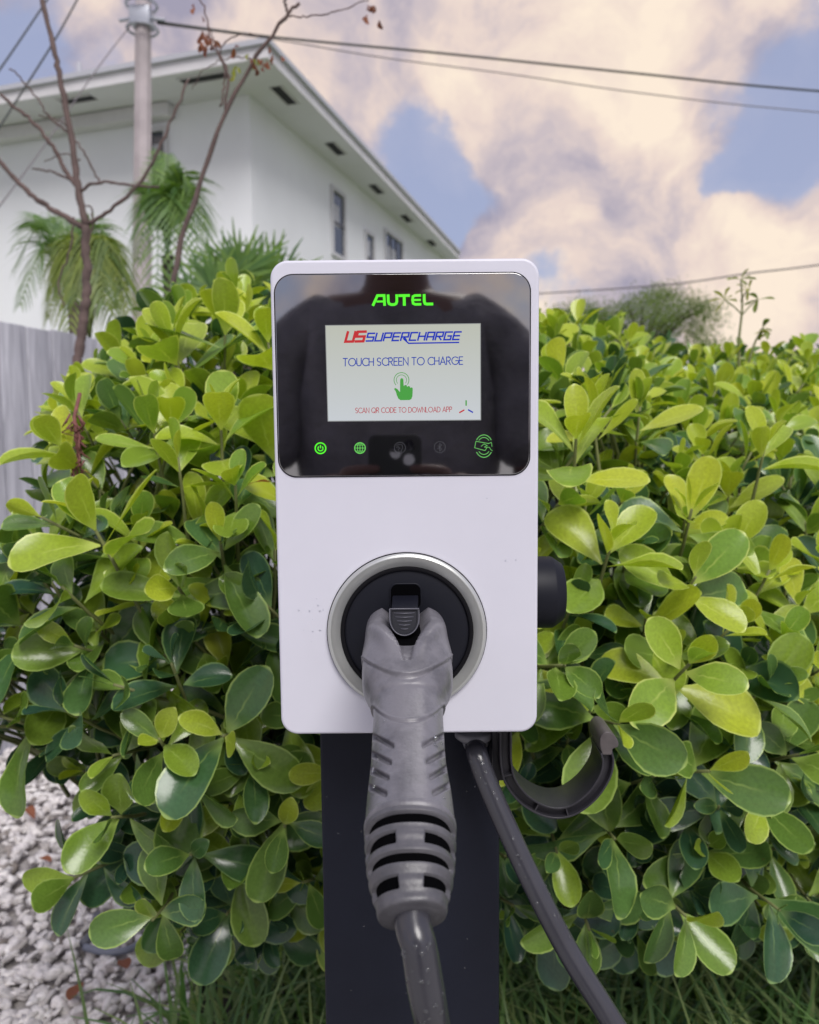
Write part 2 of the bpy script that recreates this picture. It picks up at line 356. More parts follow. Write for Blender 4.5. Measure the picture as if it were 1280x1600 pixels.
# ------------------------------------------------------------------ fence
def fence():
    M_wood = bpy.data.materials.new('weathered_wood'); M_wood.use_nodes = True; t = M_wood.node_tree; b = t.nodes['Principled BSDF']; b.inputs['Roughness'].default_value = .9
    co = t.nodes.new('ShaderNodeTexCoord'); mp = t.nodes.new('ShaderNodeMapping'); mp.inputs['Scale'].default_value = (22, 22, 1.3); t.links.new(co.outputs['Object'], mp.inputs[0])
    n = t.nodes.new('ShaderNodeTexNoise'); n.inputs['Scale'].default_value = 2.5; n.inputs['Detail'].default_value = 9; n.inputs['Distortion'].default_value = .8; t.links.new(mp.outputs[0], n.inputs['Vector'])
    r = t.nodes.new('ShaderNodeValToRGB'); t.links.new(n.outputs[0], r.inputs[0]); r.color_ramp.elements[0].position = .3; r.color_ramp.elements[1].position = .68
    r.color_ramp.elements[0].color = (.34, .34, .39, 1); r.color_ramp.elements[1].color = (.62, .62, .68, 1)
    oi = t.nodes.new('ShaderNodeObjectInfo'); mr_ = t.nodes.new('ShaderNodeMapRange'); t.links.new(oi.outputs['Random'], mr_.inputs[0]); mr_.inputs[3].default_value = .82; mr_.inputs[4].default_value = 1.1
    mm = t.nodes.new('ShaderNodeMixRGB'); mm.blend_type = 'MULTIPLY'; mm.inputs[0].default_value = 1; t.links.new(r.outputs[0], mm.inputs[1]); t.links.new(mr_.outputs[0], mm.inputs[2]); t.links.new(mm.outputs[0], b.inputs['Base Color'])
    bp = t.nodes.new('ShaderNodeBump'); bp.inputs['Strength'].default_value = .5; bp.inputs['Distance'].default_value = .004; t.links.new(n.outputs[0], bp.inputs['Height']); t.links.new(bp.outputs[0], b.inputs['Normal'])
    p0 = on_y(0, 500, 3.2); top = p0.z
    p1 = on_z(150, 527, top); p0 = on_z(0, 499, top)
    d = Vector((p1.x-p0.x, p1.y-p0.y, 0)).normalized(); ang = math.atan2(d.y, d.x)
    Fn = empty('wooden_fence', (p0.x, p0.y, 0), 'weathered grey wooden board fence at the left behind the hedge', 'fence'); Fn.rotation_euler.z = ang
    bw = .150
    me0 = None
    k0 = -14
    for k in range(k0, 36):
        b_ = MB(); b_.box((0, 0, 0), (bw-.006, .018, top), None)
        if me0 is None:
            o = b_.build('board', M_wood, Fn, bevel=.003); me0 = o.data; base = o
        else:
            o = base.copy(); COL.objects.link(o); o.parent = Fn
        off = -.022
        o.location = (off+k*bw+bw/2, random.uniform(-.002, .002), top/2+random.uniform(-.012, .012)-.0); o.rotation_euler = (0, random.uniform(-.004, .004), random.choice((0, math.pi)))
    for z in (.3, 1.0, top-.2):
        b_ = MB(); b_.box((1.6, .034, z), (50*bw, .04, .09)); b_.build('rail', M_wood, Fn)
fence()

# ------------------------------------------------------------------ utility pole and wires
M_conc = mat('concrete_pole', (.46, .41, .42), .85, noise_amt=.25, noise_scale=3, bump=.3, bump_scale=20)
M_steel = mat('galvanised', (.45, .47, .52), .45, metal=.6)
M_wire = mat('wire_black', (.03, .035, .03), .5); M_wire2 = mat('wire_grey', (.18, .16, .17), .6)
def pole():
    d = 9.0
    b0 = W(221, 470, d); t0 = W(224, -60, d)
    base = b0 + (b0-t0)*((b0.z)/(t0.z-b0.z)); base.z = -.2
    tp = b0 + (t0-b0)*1.25
    Pn = empty('utility_pole', (base.x, base.y, 0), 'tall grey concrete utility pole with a metal bracket, in front of the house', 'pole')
    o_ = Vector((base.x, base.y, 0)); b = MB()
    pts = [base + (tp-base)*k/8 - o_ for k in range(9)]
    rb = 14.5/F_PX*d; rt = 11/F_PX*d
    b.tube(pts, [rb+.03 - (rb+.03-rt)*k/8 for k in range(9)], 8); b.build('shaft', M_conc, Pn, bevel=0)
    br = W(223, 30, d) - o_
    m = MB(); m.box(br+Vector((0, -.02, 0)), (.23, .23, .19)); m.build('bracket', M_steel, Pn, bevel=.01)
    for z in (-.12, .14):
        mm = MB(); mm.tube([br+Vector((.17*math.cos(a), -.02+.17*math.sin(a), z)) for a in [k*math.pi/8 for k in range(17)]], .016, 6); mm.build('clamp_band', M_steel, Pn)
    for sx in (-1, 1):
        mm = MB(); mm.tube([br+Vector((sx*.1, -.02, .0)), br+Vector((sx*.26, -.02, -.02))], .02, 8); mm.build('bolt', M_steel, Pn)
pole()
def wire(pts, rad, label, m=M_wire, n=24, name='overhead_wire'):
    b = MB(); p = spline(pts, n); b.tube(p, rad, 6); o = b.build(name, m, smooth=True); tag(o, label, 'wire'); return o
wire([W(245, 34, 9), W(420, 57, 9.2), W(700, 84, 9.6), W(1000, 115, 10), W(1290, 143, 10.6), W(1900, 185, 12)], .0135, 'thick dark cable running right from the pole across the clouds')
wire([W(245, 37, 9.02), W(420, 60, 9.4), W(600, 90, 9.8), W(800, 116, 10.2), W(1000, 145, 10.6), W(1290, 176, 11.4), W(1900, 220, 13)], .0075, 'thin grey wire sagging just below the thick dark cable', M_wire2)
wire([W(205, 38, 9), W(150, 110, 8.2), W(60, 240, 7.0), W(-60, 400, 6)], .006, 'thin grey wire dropping left from the pole over the house wall', M_wire2)
wire([W(130, -18, 8), W(90, 55, 7.6), W(40, 135, 7.2), W(-60, 290, 6.6)], .0085, 'black wire crossing the left eave, lower of two diagonals')
wire([W(90, -25, 8.2), W(50, 35, 7.8), W(0, 108, 7.4), W(-60, 190, 6.9)], .0085, 'black wire in the top left corner, upper of two diagonals')
wire([W(700, 466, 15), W(870, 457, 14), W(1050, 444, 13), W(1170, 427, 12.5), W(1300, 411, 12), W(1700, 350, 11)], .012, 'grey wire low over the right part of the hedge', M_wire2)

# ------------------------------------------------------------------ vegetation materials
def leaf_mat(name, cols, edge, rough=.34, trans=.35, gloss=.5, vein=True):
    m = bpy.data.materials.new(name); m.use_nodes = True; t = m.node_tree; b = t.nodes['Principled BSDF']; o = t.nodes['Material Output']
    g = t.nodes.new('ShaderNodeNewGeometry'); oi = t.nodes.new('ShaderNodeObjectInfo')
    ad = t.nodes.new('ShaderNodeMath'); ad.operation = 'ADD'; t.links.new(g.outputs['Random Per Island'], ad.inputs[0]); t.links.new(oi.outputs['Random'], ad.inputs[1])
    fr = t.nodes.new('ShaderNodeMath'); fr.operation = 'FRACT'; t.links.new(ad.outputs[0], fr.inputs[0])
    r = t.nodes.new('ShaderNodeValToRGB'); t.links.new(fr.outputs[0], r.inputs[0])
    el = r.color_ramp.elements; el[0].color = (*cols[0], 1); el[1].color = (*cols[-1], 1)
    for i in range(1, len(cols)-1):
        e_ = el.new(i/(len(cols)-1)); e_.color = (*cols[i], 1)
    co = t.nodes.new('ShaderNodeTexCoord'); n = t.nodes.new('ShaderNodeTexNoise'); n.inputs['Scale'].default_value = 22; n.inputs['Detail'].default_value = 5
    t.links.new(co.outputs['Object'], n.inputs['Vector'])
    mr_ = t.nodes.new('ShaderNodeMapRange'); t.links.new(n.outputs[0], mr_.inputs[0]); mr_.inputs[1].default_value = .3; mr_.inputs[2].default_value = .7; mr_.inputs[3].default_value = .88; mr_.inputs[4].default_value = 1.10
    mm = t.nodes.new('ShaderNodeMixRGB'); mm.blend_type = 'MULTIPLY'; mm.inputs[0].default_value = 1; t.links.new(r.outputs[0], mm.inputs[1]); t.links.new(mr_.outputs[0], mm.inputs[2])
    col = mm.outputs[0]
    if vein:
        uv = t.nodes.new('ShaderNodeUVMap'); sx = t.nodes.new('ShaderNodeSeparateXYZ'); t.links.new(uv.outputs[0], sx.inputs[0])
        def mth(op, a, b_=0.):
            q = t.nodes.new('ShaderNodeMath'); q.operation = op
            for i_, v_ in enumerate((a, b_)):
                if hasattr(v_, 'is_linked'): t.links.new(v_, q.inputs[i_])
                else: q.inputs[i_].default_value = v_
            return q.outputs[0]
        def mrg(v_, a, c, d0, d1):
            q = t.nodes.new('ShaderNodeMapRange'); q.interpolation_type = 'SMOOTHSTEP'; t.links.new(v_, q.inputs[0]); q.inputs[1].default_value = a; q.inputs[2].default_value = c; q.inputs[3].default_value = d0; q.inputs[4].default_value = d1; return q.outputs[0]
        au = mth('ABSOLUTE', mth('SUBTRACT', mth('MULTIPLY', sx.outputs[0], 2.0), 1.0))
        rim = mth('MAXIMUM', mrg(au, .88, .97, 0, 1), mrg(sx.outputs[1], .955, .985, 0, 1))
        rib = mth('MULTIPLY', mrg(au, .02, .08, 1, 0), mrg(sx.outputs[1], .35, .8, .38, 0))
        base = mrg(sx.outputs[1], .05, .3, .6, 0)
        f1 = mth('MAXIMUM', mth('MAXIMUM', mth('MULTIPLY', rim, .75), rib), base)
        mx_ = t.nodes.new('ShaderNodeMixRGB'); t.links.new(f1, mx_.inputs[0]); t.links.new(col, mx_.inputs[1]); mx_.inputs[2].default_value = (*edge, 1); col = mx_.outputs[0]
        # faint side veins as relief
        wv = t.nodes.new('ShaderNodeMath'); wv.operation = 'SINE'
        t.links.new(mth('MULTIPLY', mth('SUBTRACT', sx.outputs[1], mth('MULTIPLY', au, .25)), 95.0), wv.inputs[0])
        bp = t.nodes.new('ShaderNodeBump'); bp.inputs['Strength'].default_value = .07; bp.inputs['Distance'].default_value = .001
        t.links.new(mth('ADD', mth('MULTIPLY', wv.outputs[0], .12), mth('MULTIPLY', n.outputs[0], 2.5)), bp.inputs['Height'])
        n5 = t.nodes.new('ShaderNodeTexNoise'); n5.inputs['Scale'].default_value = 5.5; n5.inputs['Detail'].default_value = 7; n5.inputs['Roughness'].default_value = .75
        vm = t.nodes.new('ShaderNodeVectorMath'); t.links.new(co.outputs['Object'], vm.inputs[0]); cb_ = t.nodes.new('ShaderNodeCombineXYZ'); t.links.new(mth('MULTIPLY', fr.outputs[0], 37.0), cb_.inputs[0]); t.links.new(cb_.outputs[0], vm.inputs[1]); t.links.new(vm.outputs[0], n5.inputs['Vector'])
        mb_ = t.nodes.new('ShaderNodeMixRGB'); t.links.new(mth('MULTIPLY', mrg(n5.outputs[0], .66, .72, 0, 1), .7), mb_.inputs[0]); t.links.new(col, mb_.inputs[1]); mb_.inputs[2].default_value = (.16, .10, .04, 1); col = mb_.outputs[0]; t.links.new(bp.outputs[0], b.inputs['Normal'])
    t.links.new(col, b.inputs['Base Color']); b.inputs['Roughness'].default_value = rough; b.inputs['Specular IOR Level'].default_value = gloss
    tr = t.nodes.new('ShaderNodeBsdfTranslucent'); br = t.nodes.new('ShaderNodeMixRGB'); br.blend_type = 'MULTIPLY'; br.inputs[0].default_value = 1; t.links.new(col, br.inputs[1]); br.inputs[2].default_value = (1.5, 1.6, .55, 1)
    t.links.new(br.outputs[0], tr.inputs[0]); ms = t.nodes.new('ShaderNodeMixShader'); ms.inputs[0].default_value = trans
    t.links.new(b.outputs[0], ms.inputs[1]); t.links.new(tr.outputs[0], ms.inputs[2]); t.links.new(ms.outputs[0], o.inputs[0])
    return m
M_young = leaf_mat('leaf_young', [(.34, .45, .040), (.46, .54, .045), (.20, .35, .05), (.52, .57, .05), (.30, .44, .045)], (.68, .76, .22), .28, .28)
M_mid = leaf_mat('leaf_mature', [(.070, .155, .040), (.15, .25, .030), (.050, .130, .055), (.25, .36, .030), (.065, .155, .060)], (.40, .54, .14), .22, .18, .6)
M_old_shade = leaf_mat('leaf_old_shade', [(.030, .082, .033), (.042, .105, .048), (.028, .076, .050), (.050, .120, .032), (.060, .130, .075)], (.24, .37, .12), .20, .12, .6)  # old leaves, colour also lowered to deepen the hedge shadows
M_twig = mat('twig_green', (.20, .22, .08), .6, noise_amt=.3, noise_scale=30)
M_bark = mat('branch_bark', (.10, .078, .062), .9, noise_amt=.5, noise_scale=25, bump=.5, bump_scale=60)
M_tree = mat('bare_tree_bark', (.15, .105, .095), .9, noise_amt=.45, noise_scale=14, bump=.6, bump_scale=40, bump_dist=.004)

def leaf_arrays(wd, cup, bend, twist, tm=.64, basep=1.15, wave=0., sup=.5):
    ts = (0, .07, .18, .32, .48, .64, .78, .885, .955, .988, 1.0)
    us = (-1, -.42, .42, 1)
    V, UV, Fs = [], [], []
    for t in ts:
        h = wd*(math.sin(math.pi/2*t/tm)**basep if t < tm else max(0, 1-((t-tm)/(1-tm))**2.15)**sup) + .016*(1-t)**2
        if t >= .999: h = wd*.16
        for u in us:
            x = h*u; z = cup*h*(abs(u)**1.6)*1.2 - bend*t*t + wave*math.sin(t*7+u*2)*h*.3*abs(u)
            y = t*(1-.10*abs(bend)*t); a = twist*t
            if t > .97: y -= .006*abs(u)**2
            V.append((x*math.cos(a), y, z+x*math.sin(a))); UV.append(((u+1)/2, t))
    n = len(us)
    for i in range(len(ts)-1):
        for j in range(n-1): Fs.append((i*n+j, i*n+j+1, (i+1)*n+j+1, (i+1)*n+j))
    return np.array(V), UV, Fs
LEAFS = []
for k in range(12):
    LEAFS.append(leaf_arrays(random.uniform(.22, .30), random.uniform(.05, .48), random.uniform(-.14, .34), random.uniform(-.12, .12), random.uniform(.61, .70), random.uniform(1.0, 1.5), random.uniform(0, .5)))
LM = {}
def leaf_mesh(k, tone):
    if (k, tone) not in LM:
        V, UV, Fs = LEAFS[k]; me = bpy.data.meshes.new('leaf'); me.from_pydata(V.tolist(), [], Fs)
        ul = me.uv_layers.new(name='UVMap')
        for lp in me.loops: ul.data[lp.index].uv = UV[lp.vertex_index]
        me.polygons.foreach_set('use_smooth', [True]*len(me.polygons)); me.materials.append((M_young, M_mid, M_old_shade)[tone]); me.update()
        LM[(k, tone)] = me
    return LM[(k, tone)]

# ------------------------------------------------------------------ hedge
CTRL = [  # px, py, depth of the hedge's outer surface
 (-100, 850, 1.0), (0, 700, 1.15), (60, 640, 1.2), (60, 780, .92), (160, 560, 1.25), (140, 700, 1.0), (300, 450, 1.35), (300, 560, 1.1), (260, 680, .92), (420, 440, 1.35), (420, 560, 1.1),
 (380, 760, .92), (140, 900, .85), (300, 950, .84), (80, 1080, .88), (300, 1200, .86), (420, 1300, .88), (200, 1400, .92), (300, 1520, .95), (470, 1500, 1.05),
 (640, 480, 1.3), (640, 700, 1.05), (640, 1000, 1.0), (640, 1400, 1.05),
 (860, 490, 1.45), (940, 520, 1.7), (860, 620, 1.1), (940, 640, .98), (1060, 545, 2.2), (1060, 640, 1.4), (1200, 550, 2.3), (1280, 530, 2.1), (1280, 620, 1.6), (1180, 680, 1.25), (1060, 760, 1.05), (1250, 800, 1.1),
 (900, 850, .9), (1080, 900, .9), (1240, 950, .95), (900, 1050, .88), (1100, 1050, .86), (1280, 1150, .98), (900, 1250, .95), (1100, 1250, .9), (1280, 1350, 1.05), (870, 1400, 1.0), (1060, 1430, .95), (1220, 1480, 1.05), (1450, 900, 1.1), (1450, 560, 2.0), (1700, 800, 1.3), (1450, 1300, 1.1)]
CT = np.array(CTRL)
def surf(px, py):
    d2 = ((CT[:, 0]-px)/1.0)**2 + ((CT[:, 1]-py)*1.25)**2 + 400; w_ = 1/d2**1.7; return float((w_*CT[:, 2]).sum()/w_.sum())
POLY = [(-150, 880), (0, 870), (70, 790), (95, 690), (125, 610), (185, 560), (245, 505), (300, 468), (420, 452), (500, 470), (840, 490), (880, 500), (960, 512), (1080, 548), (1180, 552), (1290, 535), (1800, 520), (1800, 1440), (1290, 1430),
        (1130, 1455), (900, 1460), (820, 1420), (700, 1440), (480, 1440), (350, 1470), (250, 1455), (200, 1390), (150, 1340), (160, 1240), (70, 1150), (-150, 1130)]
def inside(x, y, P=POLY):
    c = False; n = len(P)
    for i in range(n):
        x1, y1 = P[i]; x2, y2 = P[i-1]
        if (y1 > y) != (y2 > y) and x < (x2-x1)*(y-y1)/(y2-y1)+x1: c = not c
    return c
# px, py, depth, lean(x), up, toward, scale, tone
MANUAL = [(140, 812, .84, -.35, .9, .25, 1.15, 0), (368, 762, .86, .1, .8, .5, .9, 0), (238, 660, .92, -.05, 1, .3, 1.0, 0), (345, 655, .90, .05, 1, .25, 1.1, 0), (270, 535, 1.05, -.15, 1, .2, 1.15, 0),
          (120, 640, 1.05, -.3, .9, .2, 1, 0), (352, 508, 1.05, .1, 1, .2, 1.2, 0), (420, 540, 1.0, -.1, 1, .25, 1.1, 0),
          (350, 1150, .82, .1, .35, 1, 1.15, 1), (240, 1436, .86, 0, .25, 1, 1.1, 1), (445, 1290, .86, .1, .2, 1, 1.0, 1), (280, 920, .84, .1, .5, 1, 1.0, 1), (120, 1010, .86, -.4, .5, .9, 1.1, 1), (100, 920, .84, -.3, .7, .6, 1, 1),
          (180, 1180, .86, -.4, .2, .9, 1.0, 1), (290, 1230, .86, -.1, 0, 1, 1.05, 1), (120, 1370, .92, -.6, 0, .7, 1, 2), (345, 850, .84, .1, .7, .7, 1.1, 1),
          (900, 690, .88, -.05, .9, .45, 1.15, 0), (955, 850, .86, .1, .9, .5, 1.0, 0), (1080, 800, .93, 0, .9, .5, 1.0, 0), (1085, 905, .86, .05, .7, .8, 1.05, 0), (1075, 1040, .82, .15, .7, .8, 1.15, 0), (880, 1040, .80, .3, .3, 1, 1.0, 1),
          (965, 1130, .80, .2, .3, 1, 1.1, 1), (1105, 1205, .84, .3, .4, .9, 1.1, 1), (960, 1310, .88, 0, .2, 1, 1.1, 1), (1070, 1430, .88, .2, .1, 1, 1.15, 1), (920, 1450, .90, .0, 0, 1, 1.0, 1), (1215, 1420, .92, .2, .1, 1, 1.2, 2),
          (1195, 700, 1.02, 0, .9, .4, 1.0, 0), (1000, 640, 1.1, 0, 1, .3, 1.05, 0), (1245, 1180, .9, .2, .5, .9, 1.1, 1), (1220, 1000, .92, .1, .7, .7, 1.0, 0), (870, 1330, .9, -.1, .2, 1, .9, 1)]
ROS = []   # (pos, axis, scale, tone, layer, px, py)
rnd = random.Random(21)
for (px, py, d, lx, up_, tw, sc, tn) in MANUAL:
    ROS.append((W(px, py, d), Vector((lx, -tw, up_)).normalized(), sc, tn, 0, px, py))
for layer, (off, rmin, tries) in enumerate([(0, .065, 9000), (.07, .070, 7000), (.15, .080, 5500), (.28, .10, 4000), (.42, .12, 3200)]):
    mine = [r[0] for r in ROS] if layer == 0 else []
    for _ in range(tries):
        px = rnd.uniform(-150, 1790); py = rnd.uniform(440, 1540)
        if not inside(px, py): continue
        d = surf(px, py)+off+rnd.uniform(-.05, .05)
        if px > 300 and py < 1000: d += off*.6*max(0, (d-1.0))
        if abs(px-640) < 215 and py > 400 and d < .80: continue
        p = W(px, py, d)
        if p.z < .30: continue
        rm = rmin*(1.0 if d < 1.6 else 1.08)
        if layer == 0 and px > 1290: rm *= 1.3
        if any((p-q).length < rm for q in mine): continue
        mine.append(p)
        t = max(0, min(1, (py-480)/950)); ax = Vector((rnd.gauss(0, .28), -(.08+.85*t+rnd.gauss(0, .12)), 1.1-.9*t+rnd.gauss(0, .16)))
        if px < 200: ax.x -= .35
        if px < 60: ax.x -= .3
        yv = (1-t)*1.02 + rnd.gauss(0, .28) - layer*.30  # tone follows leaf age, also darkened inward as painted depth shade
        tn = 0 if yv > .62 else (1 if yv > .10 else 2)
        sc = rnd.uniform(.82, 1.12)*(1 if d < 1.7 else .9)
        ROS.append((p, ax.normalized(), sc, tn, layer, px, py))
SH = [('clusia shrub with broad leaves at the left edge, beside the fence and white gravel', -999, 215),
      ('clusia shrub between the gravel and the charger, its tallest leaves in front of the pole', 215, 500),
      ('clusia shrub mostly hidden behind the charger and its dark post', 500, 850),
      ('clusia shrub just right of the charger, behind the black cable hook', 850, 1070),
      ('clusia shrub at the right edge, in front of the low receding hedge', 1070, 9999),
      ('row of small distant clusia tops receding at the right, below the low grey wire', 0, 0)]
def shrub_of(r):
    if r[0].y > 1.55 and r[5] > 850: return 5
    for i, (_, a, b_) in enumerate(SH[:5]):
        if a <= r[5] < b_: return i
shrubs = []
for i, (lab, a, b_) in enumerate(SH):
    cx = {0: -.28, 1: -.22, 2: .02, 3: .25, 4: .7, 5: 1.0}[i]; cy = 1.25 if i < 5 else 2.2
    shrubs.append(empty('clusia_shrub', (cx, cy, 0), lab, 'shrub', 'clusia shrubs forming the hedge'))
leaves = [[] for _ in SH]; stems = [MB() for _ in SH]; woods = [MB() for _ in SH]
for (p, ax, sc, tn, layer, px, py) in ROS:
    si = shrub_of((p, ax, sc, tn, layer, px, py)); o0 = shrubs[si].location
    ref = ax.orthogonal().normalized(); ref = (Matrix.Rotation(rnd.uniform(0, 6.28), 3, ax) @ ref); bi = ax.cross(ref)
    npair = 3 if layer > 1 else rnd.choice((3, 3, 4))
    for k in range(npair):
        ph = k*math.pi/2 + rnd.gauss(0, .16)
        for s_ in (0, math.pi):
            if rnd.random() < .06: continue
            a = ph+s_+rnd.gauss(0, .12); rd = ref*math.cos(a)+bi*math.sin(a)
            t_ = max(0, min(1, (py-560)/700)); th = R(((13, 30, 48, 66)[k] if npair == 4 else (18, 38, 60)[k])*(1-t_) + ((22, 46, 70, 92)[k] if npair == 4 else (30, 56, 84)[k])*t_) + rnd.gauss(0, .15)
            dr_ = (ax*math.cos(th)+rd*math.sin(th)); 
            if k >= 2: dr_ = (dr_ + Vector((0, 0, -.14))).normalized()
            nm = (ax*math.sin(th) - rd*math.cos(th)); nm = (nm - dr_*nm.dot(dr_)).normalized()
            tw = rnd.gauss(0, .32); nm = Matrix.Rotation(tw, 3, dr_) @ nm
            L = sc*.86*(.050, .074, .086, .088)[k]*rnd.uniform(.78, 1.2)
            if npair == 3: L = sc*.86*(.058, .080, .088)[k]*rnd.uniform(.76, 1.2)
            base = p - ax*(.016*k) + dr_*.004
            tt = tn
            if k == 0 and tn > 0 and rnd.random() < .45: tt = tn-1
            if k == npair-1 and tn == 0 and rnd.random() < .5: tt = 1
            xax = dr_.cross(nm)
            M4 = Matrix(((xax.x*L, dr_.x*L, nm.x*L, base.x), (xax.y*L, dr_.y*L, nm.y*L, base.y), (xax.z*L, dr_.z*L, nm.z*L, base.z), (0, 0, 0, 1)))
            hid = 0 if (-40 < px < 1320 and not (450 < px < 820 and py < 1560)) else 1
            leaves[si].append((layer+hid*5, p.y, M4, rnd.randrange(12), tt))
    back = p - ax*(.10+.05*rnd.random()) ; back2 = back + Vector((rnd.gauss(0, .03), .09, -.10))
    pts = [q-o0 for q in spline([p+ax*.004, p-ax*.05, back, back2], 7)]
    stems[si].tube(pts, [.0017, .0019, .0021, .0024, .0027, .003, .0033], 6)
    if layer in (1, 2) and rnd.random() < .35 and p.z > .75 and px > 330:
        root = Vector((p.x*.8+rnd.gauss(0, .04)+o0.x*.2, max(p.y+.15, 1.15 if si < 5 else 1.9)+rnd.random()*.15, max(.55, p.z-.45-rnd.random()*.2)))
        woods[si].tube([q-o0 for q in spline([back, back.lerp(root, .35)+Vector((rnd.gauss(0, .04), rnd.gauss(0, .03), 0)), back.lerp(root, .7)+Vector((rnd.gauss(0, .04), 0, 0)), root], 9)], [.0035+.0005*k for k in range(9)], 6)
for si, S in enumerate(shrubs):
    o0 = S.location; inv = Matrix.Translation(-o0)
    ls = sorted(leaves[si], key=lambda q: (q[0], q[1]))
    for q in ls[:298]:
        o = bpy.data.objects.new('leaf', leaf_mesh(q[3], q[4])); COL.objects.link(o); o.parent = S; o.matrix_local = inv @ q[2]
    rest = ls[298:]
    if rest:
        V, Fc, UVs, mi = [], [], [], []; off = 0
        for q in rest:
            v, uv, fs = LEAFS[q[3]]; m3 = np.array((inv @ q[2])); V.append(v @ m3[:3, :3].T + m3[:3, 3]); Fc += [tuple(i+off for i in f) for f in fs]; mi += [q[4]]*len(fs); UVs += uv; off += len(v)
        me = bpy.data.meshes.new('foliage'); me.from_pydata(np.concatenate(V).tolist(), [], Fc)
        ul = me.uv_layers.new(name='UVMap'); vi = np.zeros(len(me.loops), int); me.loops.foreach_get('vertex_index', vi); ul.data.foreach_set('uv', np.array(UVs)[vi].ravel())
        for m in (M_young, M_mid, M_old_shade): me.materials.append(m)
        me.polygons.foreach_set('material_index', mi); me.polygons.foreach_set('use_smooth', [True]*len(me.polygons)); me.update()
        o = link('foliage', me, None, S); o['kind'] = 'stuff'
    stems[si].build('twigs', M_twig, S, smooth=True, fixn=False)['kind'] = 'stuff'
    if woods[si].v: woods[si].build('branches', M_bark, S, smooth=True, fixn=False)['kind'] = 'stuff'
    for k in range(2):
        b = MB(); x = rnd.gauss(0, .06); b.tube(spline([(x, .62, -.05), (x+rnd.gauss(0, .05), .56, .3), (x*2+rnd.gauss(0, .08), .38, .65), (x*3, .12, 1.0)], 10), [.009-.0006*q for q in range(10)], 8)
        b.build('trunk', M_bark, S, smooth=True)
print('rosettes', len(ROS), 'leaves', sum(map(len, leaves)))

# ------------------------------------------------------------------ grass under the hedge
def grass():
    M = leaf_mat('grass_blade', [(.09, .20, .07), (.18, .31, .10), (.05, .12, .05), (.32, .40, .16), (.12, .23, .09)], (.2, .3, .1), .45, .3, .4, vein=False)
    V, Fs = [], []; rg = random.Random(5)
    for _ in range(2300):
        x = rg.uniform(-.55, 1.9); y = .98+1.5*rg.random()**1.4
        if x < -.62+.14*y and rg.random() < .85: continue
        if abs(x) < .12 and y < .8: continue
        for b_ in range(rg.randint(3, 6)):
            L = rg.uniform(.18, .46)*(1 if x > 0 else .8); a = rg.uniform(0, 6.28); lean = rg.uniform(.25, 1.15); wd = rg.uniform(.0028, .0062)
            dx, dy = math.cos(a), math.sin(a); k = len(V); px_, py_ = x+rg.gauss(0, .015), y+rg.gauss(0, .015); n = 6
            for i in range(n+1):
                t = i/n; ang = lean*t*1.5; s = L*t; r_ = s*math.sin(min(ang, 1.5))*.8; z = s*math.cos(ang*.72)
                w_ = wd*(1-t**3)+.0003
                V.append((px_+dx*r_-dy*w_, py_+dy*r_+dx*w_, z)); V.append((px_+dx*r_+dy*w_, py_+dy*r_-dx*w_, z+.0008))
            for i in range(n): Fs.append((k+2*i, k+2*i+1, k+2*i+3, k+2*i+2))
    me = bpy.data.meshes.new('grass'); me.from_pydata(V, [], Fs); me.polygons.foreach_set('use_smooth', [True]*len(me.polygons)); me.update()
    o = link('grass', me, M); tag(o, 'dark strappy grass growing under the hedge', 'grass', kind='stuff')
grass()

# ------------------------------------------------------------------ palms
M_palm = leaf_mat('palm_green', [(.08, .17, .05), (.12, .22, .06), (.17, .28, .06), (.08, .16, .06)], (.2, .3, .1), .45, .3, .4, vein=False)
M_palmy = leaf_mat('palm_yellow_green', [(.15, .22, .06), (.24, .29, .07), (.11, .18, .06)], (.2, .3, .1), .45, .35, .4, vein=False)
def frond(parent, base, tip, sag, leaf_len, npair, m, droop=.5, rs=0, wd=.0065):
    rg = random.Random(rs); o0 = parent.location; base = Vector(base); tip = Vector(tip)
    mid = base.lerp(tip, .55) + Vector((0, 0, sag)); P = spline([base, base.lerp(mid, .5)+Vector((0, 0, sag*.35)), mid, tip], 24); b = MB()
    b.tube([p-o0 for p in P], [.009-.0003*i for i in range(24)], 5)
    side = (tip-base).cross(Vector((0, 0, 1))); side = side.normalized() if side.length > .01 else Vector((1, 0, 0))
    for i in range(npair):
        t = .18+.82*i/npair; k = min(22, int(t*23)); p = P[k].lerp(P[k+1], t*23-k); tg = (P[k+1]-P[k]).normalized()
        for s_ in (-1, 1):
            L = leaf_len*(math.sin(math.pi*min(1, .25+.72*t))**.7)*rg.uniform(.85, 1.1)
            d = (side*s_*.75 + tg*.75 + Vector((0, 0, .25-rg.random()*.2))).normalized()
            n = d.cross(tg); n = n.normalized() if n.length > .01 else Vector((0, 0, 1)); bw = tg.cross(n).normalized(); bw = d.cross(n).normalized()
            q = []; v = []; n_ = 4
            for j in range(n_+1):
                u = j/n_; pt = p + d*L*u + Vector((0, 0, -droop*L*u*u)); w_ = wd*(math.sin(math.pi*min(.98, .2+.78*u)))
                v += [pt-o0-bw*w_, pt-o0+bw*w_]
            b.add(v, [(2*j, 2*j+1, 2*j+3, 2*j+2) for j in range(n_)])
    return b.build('frond', m, parent, smooth=True, fixn=False)
def palm(name, label, base, fronds, m, trunk_r=.05, **kw):
    P_ = empty(name, (base.x, base.y, 0), label, 'palm'); b = MB(); b.tube([(0, 0, -.05), (0.02, 0, base.z*.5), (0, 0, base.z)], [trunk_r*1.2, trunk_r, trunk_r*.8], 10); b.build('trunk', M_bark, P_, smooth=True)
    for i, (tx, ty, dd, sag) in enumerate(fronds): frond(P_, base, W(tx, ty, dd), sag, rs=i, m=m, **kw)
